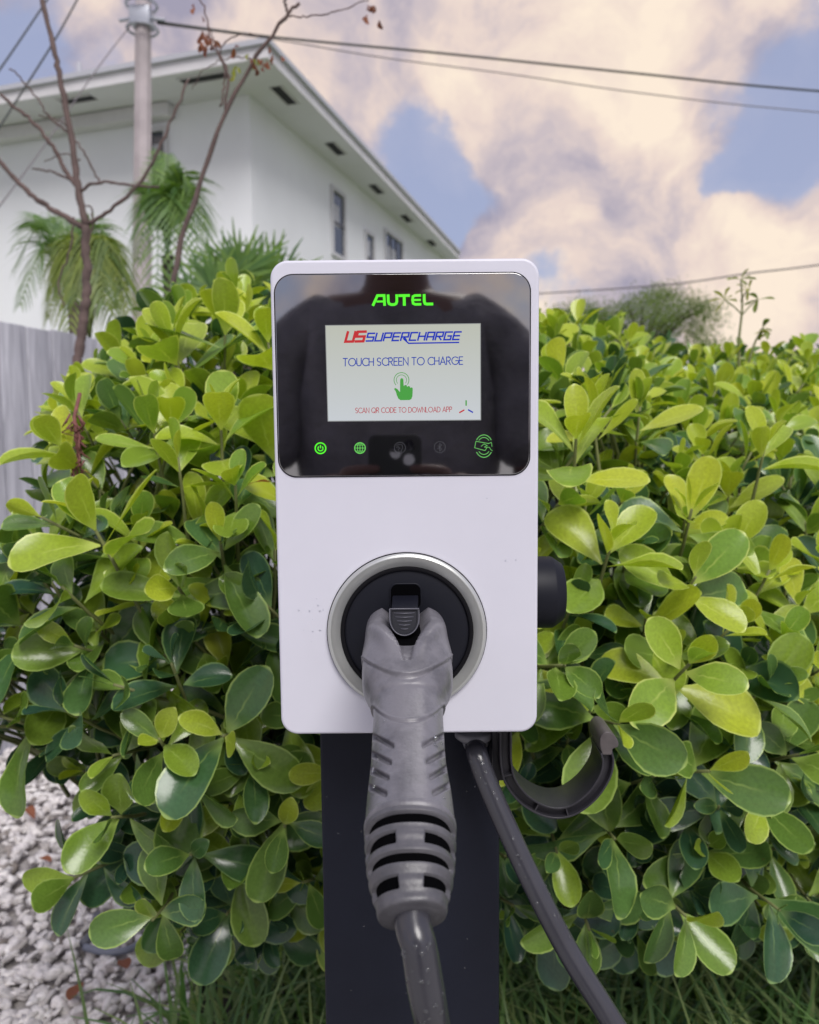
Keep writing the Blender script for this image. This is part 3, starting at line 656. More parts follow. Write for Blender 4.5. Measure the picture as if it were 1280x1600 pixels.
b_ = W(115, 470, 5.2)
palm('feather_palm', 'arching green feather palm in front of the white wall, left of the pole', b_, [(18, 425, 5.0, .35), (45, 352, 5.3, .25), (100, 338, 5.5, .2), (150, 345, 5.4, .2), (190, 395, 5.1, .3), (30, 480, 4.9, .35), (205, 450, 5.0, .3), (75, 330, 5.8, .1)], M_palm, leaf_len=.30, npair=28, droop=.5)
b_ = W(140, 530, 4.6)
palm('yellow_palm', 'drooping yellow-green palm clump just above the fence', b_, [(75, 500, 4.4, .45), (100, 410, 4.6, .35), (150, 400, 4.7, .3), (190, 420, 4.5, .35), (205, 490, 4.3, .45), (120, 470, 4.2, .4), (165, 480, 4.2, .4), (85, 455, 4.5, .4), (200, 455, 4.6, .3), (125, 440, 4.6, .4), (180, 510, 4.3, .5), (110, 520, 4.2, .5)], M_palmy, leaf_len=.26, npair=34, droop=1.1)
b_ = W(262, 400, 5.4)
palm('upright_palm', 'tall upright palm with hanging fronds between the pole and the bare branch', b_, [(243, 232, 5.6, .1), (262, 240, 5.5, .12), (300, 290, 5.3, .28), (325, 360, 5.2, .4), (225, 330, 5.4, .25), (215, 410, 5.2, .4), (320, 430, 5.1, .45), (290, 460, 5.0, .45), (245, 470, 5.0, .5), (275, 255, 5.8, .1)], M_palm, leaf_len=.30, npair=30, droop=.55)
def fan_palm():
    base = W(372, 455, 4.8); P_ = empty('fan_palm', (base.x, base.y, 0), 'spiky fan palm against the house wall, left of the charger top', 'palm'); rg = random.Random(4)
    b = MB(); b.tube([(0, 0, -.05), (0, 0, base.z)], [.09, .08], 10); b.build('trunk', M_bark, P_)
    for (tx, ty, dd, n) in [(375, 395, 4.6, 26), (335, 425, 4.5, 22), (425, 415, 4.7, 24), (400, 400, 5.1, 24), (350, 405, 5.1, 22), (450, 440, 4.8, 18), (305, 440, 4.8, 18)]:
        hub = W(tx, ty+35, dd); b = MB(); o0 = P_.location; b.tube([base-o0, hub-o0], .008, 5)
        ax = (hub-base).normalized(); sd_ = ax.cross(Vector((0, 1, 0))).normalized(); fr_ = Vector((rg.gauss(0, .3), -1, .2)).normalized()
        for i in range(n):
            a = R(-100+200*i/(n-1)); d = (Vector((0, 0, 1))*math.cos(a)*1 + Vector((1, 0, 0))*math.sin(a) + fr_*.25*rg.random()).normalized(); L = rg.uniform(.24, .38)*(1 if abs(a) < 1.2 else .75)
            bw = d.cross(fr_).normalized(); v = []
            for j in range(5):
                u = j/4; w_ = .012*math.sin(math.pi*min(.97, .15+.8*u)); pt = hub + d*L*u + Vector((0, 0, -.10*L*u*u*(3 if rg.random() < .15 else 1))); v += [pt-o0-bw*w_, pt-o0+bw*w_]
            b.add(v, [(2*j, 2*j+1, 2*j+3, 2*j+2) for j in range(4)])
        b.build('frond', M_palm, P_, smooth=True, fixn=False)
fan_palm()

# ------------------------------------------------------------------ bare trees
def bare_tree(name, label, rootpx, d, limbs, r_root, twigs=0, cat='tree', rs=1):
    rg = random.Random(rs); rt = W(*rootpx, d); T = empty(name, (rt.x, rt.y, 0), label, cat); o0 = T.location
    for i, (nm, pts, ra, rb) in enumerate(limbs):
        P = spline([W(p[0], p[1], p[2] if len(p) > 2 else d) for p in pts], 30); L = len(P); b = MB()
        ra *= .74; rb *= .8
        if i == 0: P = [Vector((rt.x, rt.y, -.05)), Vector((rt.x, rt.y+.01, .5))] + P; L = len(P)
        P = [p + Vector((rg.gauss(0, .0022), rg.gauss(0, .002), rg.gauss(0, .002))) for p in P]
        ks = 1/F_PX*d
        b.tube([p-o0 for p in P], [max(.0008, (ra+(rb-ra)*k/(L-1))*ks*(1+.10*math.sin(k*1.7))) for k in range(L)], 8)
        b.build(nm, M_tree, T, smooth=True, fixn=False)
    return T
T1 = bare_tree('bare_tree', 'leafless brown sapling forking in front of the left house wall', (128, 560), 2.9, [
    ('trunk', [(122, 560), (130, 500), (136, 440), (134, 350)], 11, 8),
    ('branch', [(134, 352), (122, 290), (112, 220), (95, 130), (82, 70), (60, -30)], 8, 4.5),
    ('branch', [(130, 355), (95, 335), (50, 305), (10, 265), (-30, 220)], 6.5, 4),
    ('branch', [(136, 350), (170, 330), (220, 285), (250, 230), (275, 170), (295, 122)], 4.5, 2.2),
    ('branch', [(128, 300), (105, 270), (80, 225), (45, 185), (0, 148)], 5.5, 3),
    ('branch', [(125, 300), (150, 285), (190, 287), (235, 292), (250, 291)], 3.4, 2),
    ('branch', [(110, 280), (85, 270), (50, 263)], 2.5, 1.5),
    ('branch', [(105, 205), (80, 185), (55, 150), (30, 118), (15, 108)], 2.4, 1.2),
    ('branch', [(155, 285), (135, 245), (115, 215), (95, 190), (60, 180)], 2.2, 1.2),
    ('branch', [(116, 340), (108, 395), (92, 440), (100, 480)], 2.4, 1.5),
    ('branch', [(136, 400), (145, 330), (120, 320)], 2.2, 1.4),
    ('branch', [(125, 250), (100, 240), (70, 252)], 1.6, 1.0)], 10)
T2 = bare_tree('bare_sapling', 'slender bare sapling leaning right past the pole to the house corner', (282, 560), 2.4, [
    ('trunk', [(255, 520), (270, 440), (285, 370), (310, 300), (335, 215), (370, 140), (410, 75), (450, 22), (466, 5)], 7, 3.0),
    ('branch', [(450, 22), (446, 8), (444, -10)], 2.5, 1.5),
    ('branch', [(352, 172), (356, 120), (348, 95), (330, 65), (318, 10), (300, -20)], 3, 1.2),
    ('branch', [(355, 120), (345, 85), (360, 60), (385, 53), (410, 57)], 1.8, 1.0),
    ('branch', [(450, 24), (480, 26), (520, 18), (560, 5), (590, -8)], 1.8, .9),
    ('branch', [(398, 95), (380, 90), (350, 92), (320, 108), (300, 140)], 1.6, .8),
    ('branch', [(345, 165), (352, 110), (340, 75), (325, 40)], 2.2, 1.0)], 7, rs=4)
# few dry leaves still hanging on the sapling
M_dry = leaf_mat('dry_leaf', [(.20, .07, .05), (.28, .11, .07), (.15, .06, .05)], (.3, .15, .1), .6, .3, .3, vein=False)
M_yl = leaf_mat('yellow_leaf', [(.30, .33, .07), (.36, .36, .08)], (.4, .4, .1), .5, .4, .3, vein=False)
def dry(T, px, py, d, n, sx, sy, m, L=(.016, .03), rs=0, down=True, nm='dry_leaf'):
    rg = random.Random(rs+int(px)); b = MB()
    for _ in range(n):
        p = W(px+rg.gauss(0, sx), py+rg.gauss(0, sy), d+rg.gauss(0, .02)); v, uv, fs = LEAFS[rg.randrange(12)]; l = rg.uniform(*L)
        q = Vector((rg.gauss(0, .4), rg.gauss(0, .5), -1 if down else rg.gauss(0, 1))).to_track_quat('Y', 'Z').to_matrix(); q = q @ Matrix.Rotation(rg.uniform(0, 6), 3, 'Y')
        vv = v.copy(); vv[:, 2] += .5*vv[:, 0]**2*6
        b.add([p - T.location + q @ Vector(x)*l for x in vv], fs)
    return b.build(nm, m, T, smooth=True, fixn=False)
dry(T2, 320, 62, 2.4, 20, 4, 16, M_dry); dry(T2, 333, 70, 2.4, 5, 4, 6, M_dry); dry(T2, 580, 24, 2.4, 9, 7, 13, M_dry); dry(T2, 302, 12, 2.4, 2, 2, 5, M_dry); dry(T2, 395, 100, 2.4, 5, 6, 7, M_dry, rs=2)
dry(T2, 422, 92, 2.4, 7, 9, 7, M_dry, rs=3); dry(T2, 392, 88, 2.4, 4, 4, 6, M_yl, nm='yellow_leaf'); dry(T2, 368, 110, 2.4, 4, 5, 6, M_yl, nm='yellow_leaf'); dry(T2, 366, 75, 2.4, 3, 3, 4, M_dry, rs=8)

# seedlings poking out of the hedge on the right
def sprig(label, pts, d, side, rs):
    rg = random.Random(rs); P = [W(x, y, d) for x, y in pts]; T = empty('seedling', (P[0].x, P[0].y, 0), label, 'plant', 'thin seedlings rising above the hedge'); o0 = T.location
    b = MB(); b.tube([Vector((0, 0, .0)), Vector((0, 0, .6))] + [p-o0 for p in spline(P, 12)], [.004]*2+[.0042-.0002*k for k in range(12)], 6); b.build('stem', M_twig, T, smooth=True, fixn=False)
    for (x0, y0, x1, y1) in side:
        b = MB(); b.tube([q-o0 for q in spline([W(x0, y0, d), W((x0+x1)/2, (y0+y1)/2-2, d), W(x1, y1, d)], 6)], .0018, 5); b.build('stem', M_twig, T, smooth=True, fixn=False)
    ends = [(s[2], s[3]) for s in side] + [pts[-1]]
    for i, (x, y) in enumerate(ends):
        b = MB()
        for k in range(6):
            v, uv, fs = LEAFS[rg.randrange(12)]; l = rg.uniform(.022, .040)*d/2; q = Vector((rg.gauss(0, 1), rg.gauss(0, .4), rg.gauss(.1, .6))).to_track_quat('Y', 'Z').to_matrix()
            vv = v.copy(); vv[:, 0] *= .6; b.add([W(x, y, d)-o0 + q @ Vector(t)*l for t in vv], fs)
        b.build('leaf', M_yl if i % 2 == 0 else M_palmy, T, smooth=True, fixn=False)
sprig('taller thin seedling with small leaves above the hedge, right of the far tree', [(1155, 570), (1155, 530), (1160, 480), (1158, 436)], 2.1, [(1160, 492, 1132, 468), (1160, 492, 1185, 468), (1158, 470, 1170, 452)], 1)
sprig('shorter thin seedling beside the taller one, near the right edge', [(1168, 575), (1178, 540), (1192, 512)], 2.15, [(1185, 530, 1204, 522)], 2)

# distant tree
def far_tree():
    base = W(1000, 560, 16); T = empty('distant_tree', (base.x, base.y, 0), 'feathery green tree far beyond the right part of the hedge', 'tree'); o0 = T.location; rg = random.Random(9)
    b = MB(); b.tube([(0, 0, -.2), (0, 0, base.z*.6), (.05, 0, base.z+.1)], [.16, .12, .08], 8)
    cl = []
    top = lambda x: 455+18*math.sin(x*.022)+ (max(0, x-1040)*.55) + max(0, 905-x)*.7
    for k in range(120):
        x = rg.uniform(880, 1120); y = rg.uniform(top(x)+6, 560); c = W(x, y, 16+rg.gauss(0, .8)); cl.append(c)
        if k % 3 == 0: b.tube([q-o0 for q in spline([Vector((base.x, base.y, base.z*.8)), base.lerp(c, .5)+Vector((0, 0, .1)), c], 6)], [.05, .04, .03, .022, .016, .01], 5)
    b.build('trunk', M_bark, T, smooth=True, fixn=False)
    V, Fs = [], []
    for c in cl:
        for _ in range(200):
            p = c + Vector((rg.gauss(0, .17), rg.gauss(0, .2), rg.gauss(0, .11))) - o0; d = Vector((rg.gauss(0, 1), rg.gauss(0, 1), rg.gauss(.3, .7))).normalized(); e_ = d.orthogonal().normalized(); l = rg.uniform(.035, .075)
            k = len(V); V += [tuple(p), tuple(p+d*l*.5+e_*l*.22), tuple(p+d*l), tuple(p+d*l*.5-e_*l*.22)]; Fs.append((k, k+1, k+2, k+3))
    o = mesh('crown', V, Fs, leaf_mat('far_leaf', [(.10, .16, .04), (.16, .22, .05), (.07, .11, .04)], (.1, .1, .1), .6, .4, .3, vein=False), T); o['kind'] = 'stuff'
far_tree()

# ------------------------------------------------------------------ small things low on the left
M_pipe = mat('grey_tube', (.22, .24, .30), .5, noise_amt=.2)
b = MB(); pp = [(132, 1480), (165, 1488), (200, 1484), (222, 1470), (232, 1452)]
g0 = [on_z(x, y, .03) for x, y in pp]; b.tube(spline(g0, 20), .0085, 10)
tag(b.build('irrigation_tube', M_pipe, smooth=True), 'short curved grey irrigation tube lying on the white gravel', 'tube')
b = MB(); pp = [(130, 1475), (148, 1455), (152, 1430)]; b.tube(spline([on_z(x, y, .032) for x, y in pp], 12), .012, 10)
tag(b.build('dark_tube', mat('dark_grey_tube', (.12, .125, .15), .5), smooth=True), 'short dark tube end meeting the grey tube on the gravel', 'tube')
for (x, y, l, lab) in [(130, 1535, .06, 'curled reddish-brown dead leaf on gravel below the grey tube'), (185, 1500, .055, 'brown dead leaf just right under the grey tube'), (55, 1280, .07, 'long brown dead leaf on gravel at the left, high up'), (60, 1340, .05, 'small brown dead leaf on gravel left of the lowest leaves')]:
    p = on_z(x, y, .045); v, uv, fs = LEAFS[int(x) % 12]; vv = v.copy(); vv[:, 2] += 1.3*vv[:, 0]**2 + .25*vv[:, 1]**2
    q = Matrix.Rotation(x*.7, 3, 'Z'); me = bpy.data.meshes.new('dead_leaf'); me.from_pydata([tuple(q @ Vector(t)*l) for t in vv], [], fs); me.polygons.foreach_set('use_smooth', [True]*len(me.polygons)); 
    o = link('dead_leaf', me, M_dry, loc=p); tag(o, lab, 'dead leaf', 'dead leaves on the gravel')
b = MB(); p = W(118, 690, .98)
for k in range(30):
    q = p + Vector((random.gauss(0, .004), random.gauss(0, .004), -.0025*k+.034)); b.tube([q, q+Vector((random.gauss(0, .007), random.gauss(0, .007), -.010)), q+Vector((random.gauss(0, .009), random.gauss(0, .009), -.016))], [.0012, .0016, .0005], 5)
b.tube([p+Vector((0, .02, .06)), p+Vector((.0, .0, .03)), p+Vector((.004, 0, -.03))], .0025, 6)
tag(b.build('dried_flower_stalk', mat('dried_red', (.26, .10, .09), .8, noise_amt=.4, noise_scale=90), smooth=True), 'reddish dried flower stalk among the upper left leaves', 'dried stalk')
p = W(388, 757, .84); v, uv, fs = LEAFS[2]; q = Vector((1, -.2, .35)).to_track_quat('Y', 'Z').to_matrix(); me = bpy.data.meshes.new('orange_leaf'); me.from_pydata([tuple(q @ Vector((t[0]*.5, t[1], t[2]))*.026) for t in v], [], fs)
tag(link('orange_leaf', me, mat('orange_leaf', (.62, .26, .05), .5), loc=p), 'tiny orange withered leaf caught beside the charger, left of it', 'dead leaf')

# ------------------------------------------------------------------ charger
Y0 = W(636, 774, .564).y; D0 = on_y(636, 785.5, Y0)
def loc2(px, py):
    p = on_y(px, py, Y0); return (p.x-D0.x, p.z-D0.z)
CW, CH = .187, .3385
ctr = on_y(636, 785.5, Y0)
CH_ = empty('ev_charger', (ctr.x, ctr.y, ctr.z), 'white wall-box car charger with a lit touch screen and silver socket ring', 'car charger')
def plate(name, w_, h_, r, y0, y1, bev, m, parent, cx=0, cz=0, n=14):
    prof = [(bev*(1-math.cos(a)), bev*(1-math.sin(a))) for a in [R(90*k/6) for k in range(6, -1, -1)]]  # inset, y offset
    rings = []
    for k in range(7):
        a = R(90*k/6); ins = bev*(1-math.sin(a)); yy = y0+bev*(1-math.cos(a)); rings.append((ins, yy))
    V, Fs = [], []
    rings = rings + [(0, y1)]
    for ins, yy in rings:
        V += [(x, yy, z) for x, z in rrect(w_-2*ins, h_-2*ins, max(.0005, r-ins), n, cx, cz)]
    m_ = len(rrect(1, 1, .1, n)); Fs.append(tuple(range(m_))[::-1])
    for k in range(len(rings)-1):
        for j in range(m_): Fs.append((k*m_+j, k*m_+(j+1) % m_, (k+1)*m_+(j+1) % m_, (k+1)*m_+j))
    Fs.append(tuple(range((len(rings)-1)*m_, len(rings)*m_)))
    b = MB(); b.v = V; b.f = Fs; o = b.build(name, m, parent, smooth=True)
    md = o.modifiers.new('ws', 'WEIGHTED_NORMAL'); md.keep_sharp = False; return o
plate('front_cover', CW, CH, .0125, 0, .016, .0022, M_white, CH_)
plate('back_housing', CW-.006, CH-.006, .011, .0155, .088, .001, mat('grey_housing', (.30, .30, .33), .5), CH_)
gx0, gz0 = loc2(429, 430); gx1, gz1 = loc2(827, 741)
gcx, gcz = (gx0+gx1)/2, (gz0+gz1)/2
gasket = plate('panel_gasket', gx1-gx0+.0016, gz0-gz1+.0016, .0135, -.0004, .004, .0003, M_rim, CH_, gcx, gcz)
GP = plate('glass_panel', gx1-gx0, gz0-gz1, .0128, -.0012, .004, .0005, M_glass, CH_, gcx, gcz)
YG = -.0012
# screen
def emat(name, c, s=1.0):
    m = mat(name, (0.01, .01, .01), .08, spec=.6, emis=c, es=s); return m
E_scr = emat('screen_glow', (.58, .61, .57), .80)
t = E_scr.node_tree; bb = t.nodes['Principled BSDF']; co = t.nodes.new('ShaderNodeTexCoord'); sp = t.nodes.new('ShaderNodeSeparateXYZ'); t.links.new(co.outputs['Generated'], sp.inputs[0])
rr = t.nodes.new('ShaderNodeValToRGB'); t.links.new(sp.outputs[2], rr.inputs[0]); rr.color_ramp.elements[0].color = (.66, .70, .74, 1); rr.color_ramp.elements[1].color = (.58, .60, .52, 1); t.links.new(rr.outputs[0], bb.inputs['Emission Color'])
E_blue = emat('screen_blue', (.01, .045, .36)); E_blue2 = emat('logo_blue', (.01, .03, .42)); E_red = emat('logo_red', (.50, .025, .03)); E_redt = emat('screen_red', (.42, .05, .06))
E_green = emat('screen_green', (.06, .32, .05)); E_logo = emat('lit_green', (.10, .92, .03), 1.0); E_icon = emat('icon_green', (.16, .72, .10), 1.0); E_dim = emat('icon_dim', (.055, .055, .065), 1.0); E_rfid = emat('icon_soft_green', (.12, .42, .10), 1.0)
E_ghost = emat('icon_globe_line', (.13, .55, .10))
sc_px = [(509.5, 509.5), (750, 506.5), (750.5, 655.5), (513.5, 657.5)]
sq = [loc2(*p) for p in sc_px]
def flat(name, polys, m, parent, y0, th=.00015):
    b = MB()
    for P in polys:
        pts = [loc2(*p) for p in P]
        area = sum(pts[i][0]*pts[(i+1) % len(pts)][1]-pts[(i+1) % len(pts)][0]*pts[i][1] for i in range(len(pts)))
        if area < 0: pts = pts[::-1]
        k = len(b.v); n = len(pts); b.v += [(x, y0, z) for x, z in pts]; b.f.append(tuple(range(k, k+n)))
    me = bpy.data.meshes.new(name); me.from_pydata(b.v, [], b.f); me.update(); return link(name, me, m, parent)
flat('screen_border', [[(508.3, 508.3), (751.2, 505.3), (751.7, 656.8), (512.3, 658.8)]], emat('screen_edge', (.25, .26, .26)), GP, YG-.00008)
flat('screen', [sc_px], E_scr, GP, YG-.00016)
YT = YG-.00030
def ribbon(pts, w_, closed=False, cap=0):
    """quads of a stroke with mitred joins, pixel coordinates"""
    n = len(pts); P = [Vector((p[0], p[1])) for p in pts]; L, Rr = [], []
    for i in range(n):
        a = P[i-1] if (i > 0 or closed) else None; c = P[(i+1) % n] if (i < n-1 or closed) else None
        d1 = (P[i]-a).normalized() if a is not None else None; d2 = (c-P[i]).normalized() if c is not None else None
        d1 = d1 or d2; d2 = d2 or d1; n1 = Vector((-d1.y, d1.x)); n2 = Vector((-d2.y, d2.x)); m = (n1+n2)
        m = m.normalized() if m.length > 1e-4 else n1; k = 1/max(.35, m.dot(n1)); p = P[i].copy()
        if a is None: p = p - d2*cap
        if c is None: p = p + d1*cap
        L.append(p+m*w_/2*k); Rr.append(p-m*w_/2*k)
    q = []
    for i in range(n if closed else n-1):
        j = (i+1) % n; q.append([L[i], L[j], Rr[j], Rr[i]])
    return [[(v.x, v.y) for v in f] for f in q]
def arc(cx, cy, r, a0, a1, n=16, ry=None):
    ry = ry or r; return [(cx+r*math.cos(R(a0+(a1-a0)*i/n)), cy-ry*math.sin(R(a0+(a1-a0)*i/n))) for i in range(n+1)]
def A_(cx, cy, r, a0, a1, n=10, ry=None):     # in unit glyph space, y up
    ry = ry or r; return [(cx+r*math.cos(R(a0+(a1-a0)*i/n)), cy+ry*math.sin(R(a0+(a1-a0)*i/n))) for i in range(n+1)]
# thin geometric capitals, unit height
GL = {
 'A': (.74, [[(0, 0), (.37, 1), (.74, 0)], [(.13, .32), (.61, .32)]]), 'C': (.78, [A_(.5, .5, .5, 48, 312, 20)]),
 'D': (.72, [[(0, 0), (0, 1)] + A_(.22, .5, .5, 90, -90, 14) + [(0, 0)]]), 'E': (.5, [[(.5, 1), (0, 1), (0, 0), (.5, 0)], [(0, .52), (.44, .52)]]),
 'G': (.9, [A_(.5, .5, .5, 45, 360, 22) + [(.55, .5)]]), 'H': (.64, [[(0, 0), (0, 1)], [(.64, 0), (.64, 1)], [(0, .5), (.64, .5)]]), 'L': (.46, [[(0, 1), (0, 0), (.46, 0)]]),
 'N': (.68, [[(0, 0), (0, 1), (.68, 0), (.68, 1)]]), 'O': (1.0, [A_(.5, .5, .5, 0, 360, 28)]), 'P': (.55, [[(0, 0), (0, 1), (.28, 1)] + A_(.28, .74, .26, 90, -90, 8) + [(0, .48)]]),
 'Q': (1.0, [A_(.5, .5, .5, 0, 360, 28), [(.55, .3), (.9, -.06)]]), 'R': (.58, [[(0, 0), (0, 1), (.28, 1)] + A_(.28, .74, .26, 90, -90, 8) + [(0, .48)], [(.26, .48), (.56, 0)]]),
 'S': (.54, [A_(.27, .745, .255, 35, 270, 12) + A_(.27, .245, .245, 90, -145, 12)[1:]]), 'T': (.62, [[(0, 1), (.62, 1)], [(.31, 1), (.31, 0)]]),
 'U': (.64, [[(0, 1), (0, .32)] + A_(.32, .32, .32, 180, 360, 12) + [(.64, 1)]]), 'W': (1.02, [[(0, 1), (.25, 0), (.51, .8), (.77, 0), (1.02, 1)]])}
def text(s, x0, x1, ybase0, ybase1, h, sw, font=GL, gap=.17, space=.36, slant=0):
    tot = 0
    for c in s: tot += space if c == ' ' else font[c][0]+gap
    tot -= gap; k = (x1-x0)/tot; q = []; x = 0
    for c in s:
        if c == ' ': x += space; continue
        wd_, st = font[c]
        for pl in st:
            pts = []
            for (a, b_) in pl:
                X = x0+(x+a)*k+slant*b_*h; fr = (X-x0)/(x1-x0); pts.append((X, ybase0+(ybase1-ybase0)*fr-b_*h))
            q += ribbon(pts, sw, cap=sw*.35)
        x += wd_+gap
    return q
flat('screen_title', text('TOUCH SCREEN TO CHARGE', 536.5, 723, 572.2, 569.6, 11.8, 1.45), E_blue, GP, YT)
flat('screen_caption', text('SCAN QR CODE TO DOWNLOAD APP', 555.8, 706, 645.4, 643.6, 7.8, .95, space=.42), E_redt, GP, YT)
# angular sporty capitals
AG = {'U': (.86, [[(0, 1), (0, 0), (.86, 0), (.86, 1)]]), 'S': (.9, [[(.9, 1), (0, 1), (0, .5), (.9, .5), (.9, 0), (0, 0)]]), 'P': (.9, [[(0, 0), (0, 1), (.9, 1), (.9, .42), (.05, .42)]]),
      'E': (.86, [[(.9, 1), (0, 1), (0, 0), (.86, 0)], [(0, .5), (.8, .5)]]), 'R': (.9, [[(0, 0), (0, 1), (.9, 1), (.9, .45), (.08, .45)], [(.35, .45), (.80, 0)]]), 'C': (.86, [[(.88, 1), (0, 1), (0, 0), (.86, 0)]]),
      'H': (.88, [[(0, 0), (0, 1)], [(.88, 0), (.88, 1)], [(0, .5), (.88, .5)]]), 'A': (.9, [[(0, 0), (0, 1), (.9, 1), (.9, 0)], [(0, .42), (.9, .42)]]), 'G': (.9, [[(.9, 1), (0, 1), (0, 0), (.88, 0), (.88, .48), (.42, .48)]]),
      'T': (.9, [[(0, 1), (.95, 1)], [(.47, 1), (.47, 0)]]), 'L': (.8, [[(0, 1), (0, 0), (.8, 0)]])}
flat('logo_lettering', text('US', 540, 568, 534.2, 533.6, 15.0, 4.0, AG, .28, slant=.27), E_red, GP, YT)
flat('logo_lettering', text('SUPERCHARGE', 572.5, 717, 533.2, 530.8, 11.8, 2.5, AG, .30, slant=.27) + ribbon([(630, 529), (638.5, 536.8), (717.5, 535.4)], 2.2), E_blue2, GP, YT-.00006)
# pointing hand icon
flat('touch_rings', ribbon(arc(627.5, 594, 11.6, -38, 222, 28), 1.1) + ribbon(arc(627.5, 594, 8.0, -40, 222, 24), .9), E_green, GP, YT)
hand = [(625.4, 594), (626.3, 591.6), (628.2, 591), (630, 592), (630.5, 594), (631, 603.5), (633, 601.5), (635.5, 602), (636.3, 604.5), (638.5, 603.2), (640.8, 604.2), (641.4, 606.5), (643.2, 605.3), (645, 606.5), (645, 611), (644.6, 619), (643, 623.5), (640, 625.2), (626, 625.4), (622.6, 623), (620.2, 617.5), (618.6, 612), (616, 608), (617.6, 606.2), (621, 608), (625.2, 613)]
flat('hand_icon', [hand], E_green, GP, YT-.00005)
flat('propeller_icon', ribbon([(728.2, 625.5), (728.3, 634)], 2.2), E_green, GP, YT); flat('propeller_icon', ribbon([(725.5, 640.5), (717.5, 645)], 2.2), E_red, GP, YT); flat('propeller_icon', ribbon([(731.2, 640.2), (739, 644.6)], 2.2), E_blue2, GP, YT)
# wordmark above the screen
def bt(X, Y): return (X, Y)
x = 582; q = []
q += ribbon([(583.2, 477.2), (590, 462.3), (600.3, 462.2), (601.2, 477)], 4.2, cap=1.2) + ribbon([(588.5, 471.6), (600.6, 471.4)], 3.0)
q += ribbon([(606.6, 460.6), (606.9, 471.5), (608.4, 475.0), (611.5, 476.4), (616.2, 476.3), (619.0, 474.9), (620.3, 471.5), (620.0, 460.4)], 4.2)
q += ribbon([(622.6, 462.4), (640.6, 462.1)], 4.2) + ribbon([(631.6, 462.3), (632.0, 478.2)], 4.6)
q += ribbon([(658.0, 462.0), (648.2, 462.2), (645.4, 463.8), (644.7, 469), (645.6, 474.4), (648.5, 475.9), (658.4, 475.8)], 4.0) + ribbon([(646, 469.2), (657.6, 469.0)], 3.2)
q += ribbon([(662.8, 460.0), (663.0, 471.4), (664.3, 474.8), (667.3, 475.6), (677.0, 475.4)], 4.4)
flat('wordmark', q, E_logo, GP, YG-.0002)
# status icons
YI = YG-.0002
flat('power_icon', ribbon(arc(501.2, 700.3, 8.3, 0, 360, 32), 2.0) + ribbon(arc(501.2, 700.6, 3.9, 128, 412, 20), 1.6) + ribbon([(501.1, 695.2), (501.2, 700.5)], 1.6), E_logo, GP, YI)
flat('network_icon', ribbon(arc(562.8, 700, 8.3, 0, 360, 32), 1.6) + ribbon([(562.8, 691.8), (562.8, 708.2)], 1.1) + ribbon([(554.6, 700), (571, 700)], 1.1) + ribbon(arc(562.8, 700, 4.1, 0, 360, 24, 8.2), 1.0) + ribbon([(556, 695.3), (569.6, 695.3)], .9) + ribbon([(556, 704.7), (569.6, 704.7)], .9), E_ghost, GP, YI)
flat('vehicle_icon', ribbon(arc(625, 699.6, 8.6, 0, 360, 32), .9) + ribbon([(619.5, 696), (624, 694.5), (628.5, 695.2), (629.5, 699), (627.8, 702.8), (626.4, 706.6)], .8) + ribbon([(619, 699.5), (622.3, 697.8), (624.8, 700.2), (621.8, 703)], .8), E_dim, GP, YI)
flat('bluetooth_icon', ribbon(arc(687.2, 698.6, 8.6, 0, 360, 32), .9) + ribbon([(683.6, 695.6), (690.3, 701.8), (687.1, 704.8), (687.1, 692.6), (690.3, 695.4), (683.6, 701.8)], .9), E_dim, GP, YI)
q = ribbon(arc(756, 697, 13.6, 32, 148, 18, 17.5), 1.4) + ribbon(arc(756, 696, 10, 38, 142, 14, 12.5), 1.2) + ribbon(arc(756, 697, 13.6, 212, 328, 18, 17.5), 1.4) + ribbon(arc(756, 697.5, 10, 218, 322, 14, 12.5), 1.2)
q += ribbon([(743.5, 689.5), (763.5, 693), (768, 691)], 1.1) + ribbon([(743.5, 689.5), (741.6, 699.6), (757.8, 704), (761.5, 698)], 1.1) + ribbon([(751.5, 697.5), (756, 693.6), (761, 696), (756.5, 698.6)], 1.0) + ribbon([(756.5, 698.6), (764.5, 698.8), (766.4, 702), (769.5, 704.6)], 1.0) + ribbon([(768, 692), (768.6, 698)], .9)
flat('card_icon', q, E_rfid, GP, YI)

# socket ring
def lathe(name, prof, m, parent, cx, cz, seg=128):      # prof: (radius, y)
    V, Fs = [], []
    for r, y in prof:
        for j in range(seg):
            a = 2*math.pi*j/seg; V.append((cx+r*math.cos(a), y, cz+r*math.sin(a)))
    for i in range(len(prof)-1):
        for j in range(seg):
            j2 = (j+1) % seg; Fs.append((i*seg+j, i*seg+j2, (i+1)*seg+j2, (i+1)*seg+j))
    b = MB(); b.v = V; b.f = Fs; o = b.build(name, m, parent, smooth=True, fixn=False)
    me = o.data; bm = bmesh.new(); bm.from_mesh(me); bmesh.ops.recalc_face_normals(bm, faces=bm.faces); bm.to_mesh(me); bm.free()
    md = o.modifiers.new('es', 'EDGE_SPLIT'); md.split_angle = R(35)
    return o
rcx, rcz = loc2(636, 986.5)
Ro = (loc2(759.5, 986)[0]-loc2(512.5, 986)[0])/2
lathe('ring_gasket', [(Ro+.0007, .002), (Ro+.0007, -.0008), (Ro-.001, -.0008), (Ro-.001, .002)], M_rim, CH_, rcx, rcz)
lathe('socket_ring', [(Ro, .001), (Ro, -.0030), (Ro-.0004, -.0036), (Ro-.0020, -.0046), (Ro-.0026, -.0047), (Ro-.0088, -.0032), (Ro-.0092, -.0028), (Ro-.0092, -.0002)], M_ring, CH_, rcx, rcz)
